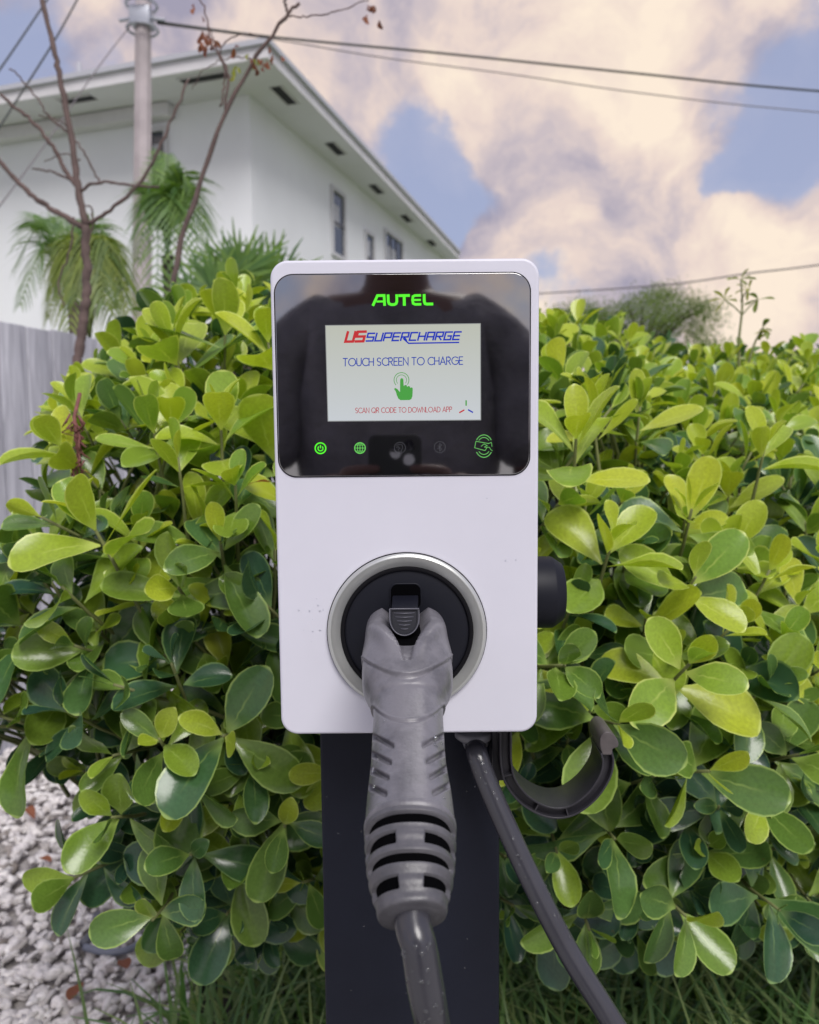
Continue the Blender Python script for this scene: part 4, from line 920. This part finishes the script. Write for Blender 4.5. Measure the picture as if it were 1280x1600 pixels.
lathe('socket_rim', [(Ro-.0091, -.0002), (Ro-.0091, -.0024), (Ro-.0105, -.0028), (Ro-.0120, -.0024), (Ro-.0125, -.0002)], M_rim, CH_, rcx, rcz)
sf = lathe('socket_face', [(Ro-.0122, -.0004), (Ro-.014, -.0010), (.0265, -.0011), (.0005, -.0012)], M_black, CH_, rcx, rcz)
b = MB(); hx, hz = loc2(634, 932); b.prism(rrect(.0212, .018, .005, 6, hx, hz), -.0018, .0005); b.build('latch_recess_shade', M_hole_shade, CH_)  # flat black slab painted as the shade of a recess, no hole cut
b = MB(); b.v = []; 
pr = rrect(.0222, .0190, .0052, 8, hx, hz); b.tube([(x, -.0014, z) for x, z in pr+[pr[0]]], .0007, 6, cap=False); b.build('recess_lip', M_black, sf, smooth=True)
# round black switch on the right flank
def side_knob():
    p = on_y(838, 925, Y0+.050); cx = p.x-ctr.x; cz = p.z-ctr.z; xr = on_y(878, 925, Y0+.05).x-ctr.x; r = (on_y(838, 870, Y0+.05).z-on_y(838, 980, Y0+.05).z)/2
    prof = [(r*.95, -.01), (r, -.009), (r, (xr-cx)*.55), (r*.98, (xr-cx)*.62), (r*.80, (xr-cx)*.97), (r*.74, xr-cx), (r*.3, xr-cx), (.0001, xr-cx)]
    seg = 48; V, Fs = [], []
    for rr_, xx in prof:
        for j in range(seg):
            a = 2*math.pi*j/seg; V.append((cx+xx, .050+rr_*math.cos(a), cz+rr_*math.sin(a)))
    for i in range(len(prof)-1):
        for j in range(seg): Fs.append((i*seg+j, i*seg+(j+1) % seg, (i+1)*seg+(j+1) % seg, (i+1)*seg+j))
    b = MB(); b.v = V; b.f = Fs; o = b.build('side_knob', M_black, CH_, smooth=True); md = o.modifiers.new('es', 'EDGE_SPLIT'); md.split_angle = R(30)
side_knob()
# cable gland under the box
gp = on_y(741, 1148, Y0+.052); b = MB(); g_ = gp-ctr; b.tube([g_+Vector((0, 0, .004)), g_+Vector((0, 0, -.001)), g_+Vector((0, 0, -.0035))], [.0155, .0155, .0125], 28); b.tube([g_+Vector((.001, 0, -.0035)), g_+Vector((.0016, 0, -.009))], [.0112, .0098], 24)
b.build('cable_gland', mat('gland_grey', (.20, .20, .22), .35), CH_, smooth=True)
b = MB(); 
for (x, y, s) in [(802, 1143, .0016), (812, 1144, .0012)]:
    p = on_y(x, y, Y0+.001)-ctr; b.tube([p+Vector((0, .002, .0012)), p+Vector((0, .002, -.001)), p+Vector((0, .002, -.0022))], [s*.6, s, s*.3], 8)

# droplets
def drops(name, parent, pts, rs=1):
    rg = random.Random(rs); bm = bmesh.new(); bmesh.ops.create_icosphere(bm, subdivisions=2, radius=1); base = [v.co.copy() for v in bm.verts]; fs = [tuple(v.index for v in f.verts) for f in bm.faces]; bm.free(); b = MB()
    for (p, n, s) in pts:
        M_ = Vector(n).to_track_quat('Z', 'Y').to_matrix(); a = rg.uniform(.8, 1.3)
        b.add([Vector(p) + M_ @ Vector((v.x*s*a, v.y*s, v.z*s*.5)) for v in base], fs)
    o = b.build(name, M_drop, parent, smooth=True, fixn=False); o['kind'] = 'stuff'
pts = []
rg = random.Random(12)
for k in range(8):
    if k < 6: x, y = rg.gauss(492, 12), rg.uniform(935, 1010)
    elif k < 40: x, y = rg.uniform(450, 830), rg.uniform(750, 1135)
    else: x, y = rg.uniform(440, 520), rg.uniform(760, 960)
    if (x-636)**2+(y-987)**2 < 132**2: continue
    lx, lz = loc2(x, y); pts.append(((lx, 0.0, lz), (0, -1, 0), rg.uniform(.0003, .0007)))
for (x, y) in [(484, 955), (500, 955), (497, 946), (505, 953), (790, 876), (806, 875), (500, 985), (467, 954)]:
    lx, lz = loc2(x, y); pts.append(((lx, 0, lz), (0, -1, 0), .0007))
drops('water_droplets', CH_, pts)

# ------------------------------------------------------------------ post
pz = on_y(640, 1150, Y0+.075); pl = on_y(500, 1160, Y0+.06); pr_ = on_y(781, 1160, Y0+.06)
PW = pr_.x-pl.x; pcx = (pl.x+pr_.x)/2
PO = empty('charger_post', (pcx, Y0+.06+.0, 0), 'dark navy square steel post carrying the white charger', 'post')
ht = ctr.z-.12
b = MB(); b.box((0, .05, ht/2), (PW, .10, ht)); b.build('column', M_post, PO, bevel=.0025)
b = MB(); b.box((0, .03, .004), (PW+.06, .2, .008)); b.build('base_plate', M_post, PO, bevel=.002)
PO.location.y = Y0+.0895 if False else Y0+.06
# column sits behind the box's rear face where they overlap: shift the box bracket
drops('water_droplets', PO, [((random.uniform(-PW*.47, PW*.47), -.0002, random.uniform(.55, ht-.02)), (0, -1, 0), random.uniform(.0004, .0009)) for _ in range(45)], 9)
b = MB(); b.box((0, .034, ht+.03), (PW*.8, .05, .10)); b.build('mounting_plate', M_post, PO)

# ------------------------------------------------------------------ plug with cable
CB = empty('charging_cable', W(640, 1250, .42), 'grey charging plug in the silver ring, its thick cable looping back to the box', 'charging cable')
cO = CB.location
KEY = [  # px, py of centre line, depth, half width px, half height m
 (633.5, 979, .566, 41, .0185), (634, 992, .552, 50, .021), (635.5, 1018, .536, 63, .0245), (636.5, 1045, .520, 69, .0255), (637, 1074, .505, 69, .0240), (637.5, 1095, .495, 60, .0215), (638, 1115, .486, 54.5, .0198),
 (638, 1160, .463, 56.5, .0188), (638.5, 1200, .444, 59, .0186), (640, 1250, .422, 66, .0195), (641, 1300, .402, 70.8, .0205), (641.5, 1330, .392, 70.5, .0202), (642, 1370, .380, 67.5, .0190), (643, 1405, .371, 60, .0168), (645, 1436, .364, 52, .0148)]
NR = 520; KP = spline([W(k[0], k[1], k[2]) for k in KEY], NR)
def interp(col, n):
    xs = np.linspace(0, len(KEY)-1, n); return np.array([s.x for s in spline([(c, 0, 0) for c in col], n)])
hw = interp([k[3]/F_PX*k[2] for k in KEY], NR); hh = interp([k[4] for k in KEY], NR)
cum = np.zeros(NR)
for i in range(1, NR): cum[i] = cum[i-1]+(KP[i]-KP[i-1]).length
cpy = np.interp(np.linspace(0, len(KEY)-1, NR), range(len(KEY)), [k[1] for k in KEY])
def s_at(py): return float(np.interp(py, cpy, cum))
print('plug length', cum[-1])
S_end = s_at(1300)      # handle ends, strain relief starts
def loft(name, i0, i1, disp, m, M_=168, cap=(False, False), rscale=1.0):
    V = []; 
    th = np.arange(M_)*2*np.pi/M_
    for i in range(i0, i1):
        T = (KP[min(i+3, NR-1)]-KP[max(i-3, 0)]).normalized(); X = Vector((1, 0, 0)); X = (X-T*X.dot(T)).normalized(); U = T.cross(X)
        c, s = np.cos(th), np.sin(th); e_ = 2/2.35
        cx = np.sign(c)*np.abs(c)**e_; sx = np.sign(s)*np.abs(s)**e_
        dz = disp(cum[i], th, cx*hw[i], i)
        rx = hw[i]*rscale; rh = hh[i]*rscale
        nx, nz = c, s
        px_ = cx*rx + nx*dz; pz_ = sx*rh + nz*dz
        p = KP[i]-cO
        for a, b_ in zip(px_, pz_): V.append(p + X*float(a) + U*float(b_))
    Fs = []; n = i1-i0
    for i in range(n-1):
        for j in range(M_): Fs.append((i*M_+j, (i+1)*M_+j, (i+1)*M_+(j+1) % M_, i*M_+(j+1) % M_))
    if cap[0]: Fs.append(tuple(range(M_)))
    if cap[1]: Fs.append(tuple(range((n-1)*M_, n*M_))[::-1])
    o = mesh(name, V, Fs, m, CB, smooth=True)
    bm = bmesh.new(); bm.from_mesh(o.data); bmesh.ops.recalc_face_normals(bm, faces=bm.faces); bm.to_mesh(o.data); bm.free()
    return o
def G(x, w_): return np.exp(-(x/w_)**2)
sV0, sV1 = s_at(985), s_at(1074)
def disp_handle(s, th, x, i):
    h = np.zeros_like(th); top = np.sin(th)
    # seam one and two: rings that swing forward over the top
    f = np.maximum(0, top)
    s1 = s_at(1030)+.039*f**1.2; h += .0009*G(s-s1, .0011) - .0006*G(s-s1-.0022, .0010)
    h += .0011*sst(s1+.001, s1-.001, s)
    s2 = s_at(1106)+.034*f**1.3; h += .0008*G(s-s2, .0010) - .0005*G(s-s2-.0018, .0008) 
    h += .0004*sst(s2+.001, s2-.001, s)
    # valley for the latch
    t = np.clip((s-sV0)/(sV1-sV0), 0, 1)
    wv = .0116*(1-sst(.30, 1.0, t)) + .0026
    ins = sst(wv+.0006, wv-.0004, np.abs(x))*(top > 0)*sst(sV1+.003, sV1-.002, s)
    h -= (.0195*(1-t*.70))*ins
    # raised lobes beside it
    h += .0042*G(np.abs(x)-wv-.0062, .0046)*(top > 0)*sst(sV1+.004, sV1-.022, s)*sst(-.004, .010, s)
    # grip slots on both flanks
    for k, sc in enumerate((1168, 1196, 1222, 1248)):
        for sg in (-1, 1):
            a0 = .66 if sg > 0 else math.pi-.66
            da = (th-a0)*sg; ss = s-(s_at(sc)+.006+.022*da)
            h -= .0030*sst(.0024, .0016, np.abs(ss))*sst(.60-.05*k, .54-.05*k, np.abs(da))
    # rim where the handle ends
    f2 = s_at(1297); h += .0006*G(s-f2, .0012) - .0009*G(s-f2-.0028, .0009)
    return h
def disp_relief(s, th, x, i):
    h = np.zeros_like(th); top = np.sin(th); g0 = s_at(1306); g1 = s_at(1436); u = (s-g0)/(g1-g0)
    def groove(u0, w_, mask, dp): return -dp*sst(w_*1.02, w_*.93, np.abs(u-u0))*mask
    full = sst(.12, .22, np.abs(np.abs(th-math.pi)-0)*0+1)
    front = sst(.10, .26, np.sin(th)); 
    side = sst(.26, .33, np.abs(np.cos(th)))*sst(.02, .14, np.sin(th))
    h += groove(.105, .070, front, .0085) + groove(.555, .056, front, .0080)
    h += groove(.335, .076, side, .0085) + groove(.775, .062, side, .0075)
    back = sst(.10, .26, -np.sin(th)); h += (groove(.2, .05, back, .004)+groove(.5, .05, back, .004)+groove(.8, .05, back, .004))
    h += -.004*sst(.965, 1.0, u)**2
    h += .0003*np.cos(u*40)
    return h
iH = int(np.searchsorted(cum, s_at(1303)))
pbody = loft('plug_body', 0, iH+1, disp_handle, M_plug, cap=(True, False))
sr = loft('strain_relief', iH, NR, disp_relief, M_relief, cap=(False, True))
def disp_slot_shade(s, th, x, i): return np.zeros_like(th)-.0024
co_ = loft('relief_slot_shade', iH+3, NR-26, disp_slot_shade, M_hole_shade); co_.parent = sr  # black insert that paints the darkness inside the relief slots
hc = loft('head_cavity_shade', 6, int(np.searchsorted(cum, s_at(1080))), lambda s, th, x, i: np.zeros_like(th)-.0088, M_hole_shade); hc.parent = pbody  # black insert that paints the dark hollow around the latch button
# latch: strap going into the recess and a thumb button with ridges
def latch():
    def fr(py, lift):
        i = int(np.searchsorted(cum, s_at(py))); T = (KP[min(i+3, NR-1)]-KP[max(i-3, 0)]).normalized(); X = Vector((1, 0, 0)); U = T.cross(X).normalized(); return KP[i]-cO+U*lift, T, X, U
    def hp(px, py, d): return W(px, py, d)-cO
    b = MB(); A0, A1 = hp(633.5, 930, .568), hp(632, 958, .535)
    dirv = (A1-A0).normalized(); nrm = Vector((1, 0, 0)).cross(dirv).normalized(); nrm = nrm if nrm.y < 0 else -nrm
    wv = .0098; th_ = .005; v = []
    for p, w_ in ((A0, wv*.95), (A0.lerp(A1, .5), wv*.93), (A1, wv*.9)):
        for sx in (-1, 1):
            for k in (0, -th_): v.append(p+Vector((sx*w_, 0, 0))+nrm*k)
    fs = []
    for i in range(2):
        o = i*4; fs += [(o, o+4, o+6, o+2), (o+1, o+3, o+7, o+5), (o, o+1, o+5, o+4), (o+2, o+6, o+7, o+3)]
    fs += [(0, 2, 3, 1), (8, 9, 11, 10)]; b.add(v, fs); b.build('latch_strap', M_latch, CB, bevel=.0008)
    # D-shaped button facing the viewer
    c = W(632, 970, .522)-cO
    out = Vector((0, -.93, .36)).normalized(); Z = Vector((1, 0, 0)).cross(out).normalized(); Z = Z if Z.z > 0 else -Z; X = Vector((1, 0, 0))
    def dshape(sc, n=22):
        wdt, hgt = .0098*sc, .0206*sc; o = [(-wdt, .0078*sc), ]
        o = [(wdt*math.cos(R(180+180*i/n)), -.0006*0+ (.0030-.0128*abs(math.sin(R(180+180*i/n)))**.85)) for i in range(n+1)]
        o = [(a, q*sc) for a, q in o]; return [(-wdt, .0080*sc)] + o + [(wdt, .0080*sc)]
    P0 = dshape(1.0); n = len(P0); V = []; Fs = []
    lev = [(1.0, -.010), (1.0, -.0007), (.97, 0), (.86, 0), (.83, -.0008), (.83, -.0009)]
    for sc, hgt in lev:
        for (a, q) in dshape(sc): V.append(c + X*a + Z*q + out*hgt)
    for k in range(len(lev)-1):
        for j in range(n): Fs.append((k*n+j, k*n+(j+1) % n, (k+1)*n+(j+1) % n, (k+1)*n+j))
    Fs.append(tuple((len(lev)-1)*n+j for j in range(n)))
    b = MB(); b.v = [tuple(x) for x in V]; b.f = Fs; bo = b.build('latch_button', M_latch, CB, smooth=True); md = bo.modifiers.new('es', 'EDGE_SPLIT'); md.split_angle = R(35)
    for k in range(5):
        z = .0052-.0026*k; wd_ = .0068*(1-.10*k-.015*k*k); b = MB(); b.tube([c+X*(-wd_)+Z*z-out*.0007, c+Z*(z-.0003)-out*.0006, c+X*wd_+Z*z-out*.0007], .00036, 8); b.build('ridge', mat('ridge_grey', (.10, .10, .125), .4) if k == 0 else bpy.data.materials['ridge_grey'], bo, smooth=True)
    pr = dshape(.985); b = MB(); b.tube([c+X*a+Z*q+out*.0001 for a, q in pr+[pr[0]]], .00042, 8, cap=False); b.build('button_edge', bpy.data.materials['ridge_grey'], bo, smooth=True)
latch()
# cable: from the relief down, round a low loop and up into the box
end = KP[-1]; Tn = (KP[-1]-KP[-6]).normalized()
RC = .0083
c_in = on_y(741, 1148, Y0+.052)
path = [end-Tn*.02, end+Tn*.002, W(655, 1480, .357), W(663, 1530, .358), W(672, 1580, .362), W(684, 1640, .375), W(702, 1730, .40), W(735, 1860, .44), W(800, 2020, .48), W(900, 2140, .50), W(1010, 2150, .52), W(1080, 2040, .54), W(1085, 1900, .55), W(1055, 1780, .558), W(1010, 1685, .564), W(948, 1583, .570), W(890, 1490, .58), W(840, 1395, .588), W(795, 1300, .597), W(762, 1225, .606), W(746, 1180, .612), c_in+Vector((.0008, 0, -.006)), c_in+Vector((0, 0, .004))]
CPt = spline(path, 330); b = MB()
rads = [RC*(1+.0) if i < 160 else RC for i in range(330)]
rads = [RC*(1+.02*math.sin(i*.16)*(1 if i < 70 else .15)) for i in range(330)]
b.tube([p-cO for p in CPt], rads, 32, cap=True); cbo = b.build('cable', M_cable, CB, smooth=True)
pts = []; rg = random.Random(3)
for k in range(70):
    i = rg.choice([rg.randint(26, 85), rg.randint(215, 300)]); p = CPt[i]; T = (CPt[i+1]-CPt[i-1]).normalized(); toc = (CAM-p).normalized(); X = T.cross(toc).normalized(); n = X.cross(T).normalized(); n = n if n.dot(toc) > 0 else -n
    a = rg.uniform(-1.1, 1.3); d = (n*math.cos(a)+X*math.sin(a)); pts.append((p-cO+d*RC*1.0, d, rg.uniform(.0005, .0013)))
drops('water_droplets', CB, pts)
pts = []
for k in range(26):
    i = rg.randint(int(NR*.45), iH-10); T = (KP[i+1]-KP[i-1]).normalized(); X = Vector((1, 0, 0)); U = T.cross(X).normalized(); a = rg.choice((rg.uniform(.4, .9), rg.uniform(2.2, 2.7))); c, s = math.cos(a), math.sin(a)
    e_ = 2/2.35; p = KP[i]-cO + X*(math.copysign(abs(c)**e_, c)*hw[i]) + U*(s**e_*hh[i]); pts.append((p, X*c+U*s, rg.uniform(.0005, .0012)))
drops('water_film', CB, pts, 5)

# ------------------------------------------------------------------ hook
def hook():
    YH = Y0+.030; dep = .036
    hO = on_y(870, 1200, YH); HK = empty('cable_hook', (hO.x, hO.y, hO.z), 'black plastic J-shaped cable hook fixed beside the dark post', 'hook')
    def lp(x, y): p = on_y(x, y, YH); return Vector((p.x-hO.x, 0, p.z-hO.z))
    mid = [lp(790, 1120), lp(790.5, 1150), lp(791, 1190), lp(798, 1222), lp(822, 1252), lp(858, 1270), lp(892, 1268), lp(924, 1246), lp(945, 1216), lp(951, 1192), lp(948, 1176)]
    P = spline(mid, 90)
    def strip(o0_, o1_, y0, y1, i0=0, i1=90, name='hook_band', m=M_hook):
        V, Fs = [], []
        for i in range(i0, i1):
            T = (P[min(i+1, 89)]-P[max(i-1, 0)]).normalized(); n_ = Vector((-T.z, 0, T.x))
            V += [P[i]+n_*o0_+Vector((0, y0, 0)), P[i]+n_*o1_+Vector((0, y0, 0)), P[i]+n_*o1_+Vector((0, y1, 0)), P[i]+n_*o0_+Vector((0, y1, 0))]
        n = i1-i0
        for i in range(n-1):
            for j in range(4): Fs.append((i*4+j, (i+1)*4+j, (i+1)*4+(j+1) % 4, i*4+(j+1) % 4))
        Fs += [(0, 1, 2, 3), (n*4-1, n*4-2, n*4-3, n*4-4)]
        b = MB(); b.v = [tuple(v) for v in V]; b.f = Fs; return b.build(name, m, HK, bevel=.0004)
    strip(.0032, .0048, 0, dep, name='inner_band'); strip(-.0048, -.0032, .0005, dep, name='outer_band'); strip(-.0033, .0033, .006, .009, name='web')
    b = MB()
    for i in (24, 40, 52):
        T = (P[i+1]-P[i-1]).normalized(); n_ = Vector((-T.z, 0, T.x)); Mx = Matrix((n_, Vector((0, 1, 0)), T)).transposed(); b.box(P[i]+Vector((0, .0045, 0)), (.0066, .007, .0010), Mx)
    b.build('rib', M_hook, HK)
    # flared lip at the free end
    q = [lp(942, 1180), lp(938, 1166), lp(939, 1152), lp(947, 1144), lp(958, 1147), lp(966, 1158), lp(966, 1167), lp(958, 1171), lp(956, 1180)]
    b = MB(); b.prism([(v.x, v.z) for v in spline(q, 40)], .0, dep); b.build('lip', mat('hook_worn_grey', (.12, .105, .105), .45, noise_amt=.35, noise_scale=60), HK, bevel=.0008)
    b = MB(); p = lp(781, 1180); b.box(Vector((p.x, .035, p.z+.02)), (.010, .05, .09)); b.build('bracket', M_hook, HK, bevel=.001)
hook()

# ------------------------------------------------------------------ photographer (seen mirrored in the glass panel)
def skin_mesh(name, joints, edges, m, parent, sub=2, root=0):
    me = bpy.data.meshes.new(name); me.from_pydata([j[0] for j in joints], edges, []); o = link(name, me, None, parent)
    sk = o.modifiers.new('skin', 'SKIN'); sk.use_smooth_shade = True; lay = me.skin_vertices[0].data
    for i, j in enumerate(joints):
        r_ = j[1]; lay[i].radius = (r_, r_) if not hasattr(r_, '__len__') else r_; lay[i].use_root = (i == root)
    ss = o.modifiers.new('sub', 'SUBSURF'); ss.levels = sub; ss.render_levels = sub
    me.materials.append(m); return o
def person():
    M_sk = mat('skin', (.11, .045, .032), .5, noise_amt=.12, noise_scale=20); M_sh = mat('tshirt_fabric', (.20, .185, .215), .9, noise_amt=.45, noise_scale=9, bump=.8, bump_scale=12, bump_dist=.04)
    M_sr = mat('shorts_fabric', (.03, .03, .05), .9); M_hair = mat('hair', (.012, .01, .01), .7); M_shoe = mat('shoe', (.2, .2, .2), .6)
    PE = empty('person', (-.02, -.43, 0), 'person in a dark grey t-shirt holding up a phone, mirrored in the charger glass', 'person')
    J = [((0, 0, .96), (.15, .11)), ((0, 0, 1.12), (.145, .105)), ((0, 0, 1.30), (.165, .11)), ((0, 0, 1.44), (.13, .085)), ((0, .01, 1.52), .064), ((0, .02, 1.59), .062),
         ((0, .035, 1.645), (.070, .085)), ((0, .03, 1.72), (.076, .095)), ((0, .02, 1.78), (.055, .065)),
         ((.13, 0, 1.465), .068), ((.205, 0, 1.43), .060), ((.255, .03, 1.27), .050), ((.262, .05, 1.15), .044), ((.19, .19, 1.13), .037), ((.105, .33, 1.17), .027), ((.085, .375, 1.18), .030),
         ((-.13, 0, 1.465), .068), ((-.205, 0, 1.43), .060), ((-.255, .03, 1.27), .050), ((-.262, .05, 1.15), .044), ((-.19, .19, 1.13), .037), ((-.105, .33, 1.17), .027), ((-.085, .375, 1.18), .030),
         ((.09, 0, .88), .09), ((.10, .01, .50), .062), ((.10, .0, .46), .058), ((.105, -.01, .10), .040), ((.11, .10, .04), .036), ((-.09, 0, .88), .09), ((-.10, .01, .50), .062), ((-.10, .0, .46), .058), ((-.105, -.01, .10), .040), ((-.11, .10, .04), .036)]
    E = [(0, 1), (1, 2), (2, 3), (3, 4), (4, 5), (5, 6), (6, 7), (7, 8), (3, 9), (9, 10), (10, 11), (11, 12), (12, 13), (13, 14), (14, 15), (3, 16), (16, 17), (17, 18), (18, 19), (19, 20), (20, 21), (21, 22), (0, 23), (23, 24), (24, 25), (25, 26), (26, 27), (0, 28), (28, 29), (29, 30), (30, 31), (31, 32)]
    skin_mesh('body', J, E, M_sk, PE)
    k = 1.16
    S = [((0, 0, .98), (.165, .13)), ((0, 0, 1.12), (.205, .125)), ((0, 0, 1.30), (.235, .125)), ((0, -.005, 1.435), (.16, .098)), ((0, 0, 1.475), (.095, .075)), ((.14, 0, 1.462), .078), ((.212, 0, 1.425), .072), ((.255, .03, 1.30), .080), ((.258, .045, 1.18), .088), ((-.14, 0, 1.462), .078), ((-.212, 0, 1.425), .072), ((-.255, .03, 1.30), .080), ((-.258, .045, 1.18), .088)]
    skin_mesh('tshirt', S, [(0, 1), (1, 2), (2, 3), (3, 4), (3, 5), (5, 6), (6, 7), (7, 8), (3, 9), (9, 10), (10, 11), (11, 12)], M_sh, PE)
    Sh = [((0, 0, .97), (.165, .13)), ((.095, 0, .86), .115), ((.105, 0, .55), .10), ((-.095, 0, .86), .115), ((-.105, 0, .55), .10)]
    skin_mesh('shorts', Sh, [(0, 1), (1, 2), (0, 3), (3, 4)], M_sr, PE)
    skin_mesh('hair', [((0, .01, 1.76), (.080, .10)), ((0, 0, 1.80), (.066, .08)), ((0, -.035, 1.72), (.07, .06))], [(0, 1), (0, 2)], M_hair, PE)
    skin_mesh('nose', [((0, .125, 1.70), .010), ((0, .142, 1.672), .014)], [(0, 1)], M_sk, PE, 1)
    for s in (-1, 1):
        skin_mesh('ear', [((s*.078, .02, 1.705), .014), ((s*.084, .012, 1.675), .012)], [(0, 1)], M_sk, PE, 1)
        b = MB(); b.tube([(s*.03, .108, 1.702), (s*.03, .124, 1.702)], [.014, .004], 12); b.build('eye', mat('eye_white', (.7, .7, .7), .3), PE, smooth=True)
        skin_mesh('shoe', [((s*.105, -.03, .05), .048), ((s*.11, .08, .04), .045), ((s*.11, .17, .032), .036)], [(0, 1), (1, 2)], M_shoe, PE, 1)
        # fingers round the phone edges
        for f in range(4):
            z = 1.205-.021*f; L_ = (.058, .062, .058, .048)[f]
            skin_mesh('finger', [((s*.078, .385, z-.01), .0095), ((s*.070, .412, z), .0088), ((s*.050, .4255, z+.003), .0078), ((s*(.078-L_), .4245, z+.004), .0065)], [(0, 1), (1, 2), (2, 3)], M_sk, PE, 1)
        skin_mesh('thumb', [((s*.070, .365, 1.155), .012), ((s*.060, .388, 1.175), .0105), ((s*.038, .394, 1.195), .009)], [(0, 1), (1, 2)], M_sk, PE, 1)
    m = MB(); m.tube([(-.022, .121, 1.647), (0, .127, 1.645), (.022, .121, 1.647)], [.003, .006, .003], 8); m.build('mouth', mat('lips', (.12, .05, .045), .5), PE, smooth=True)
    # phone: camera lens sits at its top
    PH = empty('phone', (-.020, -.012, 1.18), 'dark phone held up in both hands, mirrored low in the charger glass', 'phone')
    b = MB(); b.prism(rrect(.076, .155, .011, 8), -.004, .004); b.build('case', mat('phone_case', (.01, .01, .012), .4), PH, bevel=.001)
    for (x, z) in ((.020, .062), (.020, .042), (.001, .052)):
        b = MB(); b.tube([(x, .004, z), (x, .0058, z)], .008, 20); b.build('lens', M_glass, PH)
person()
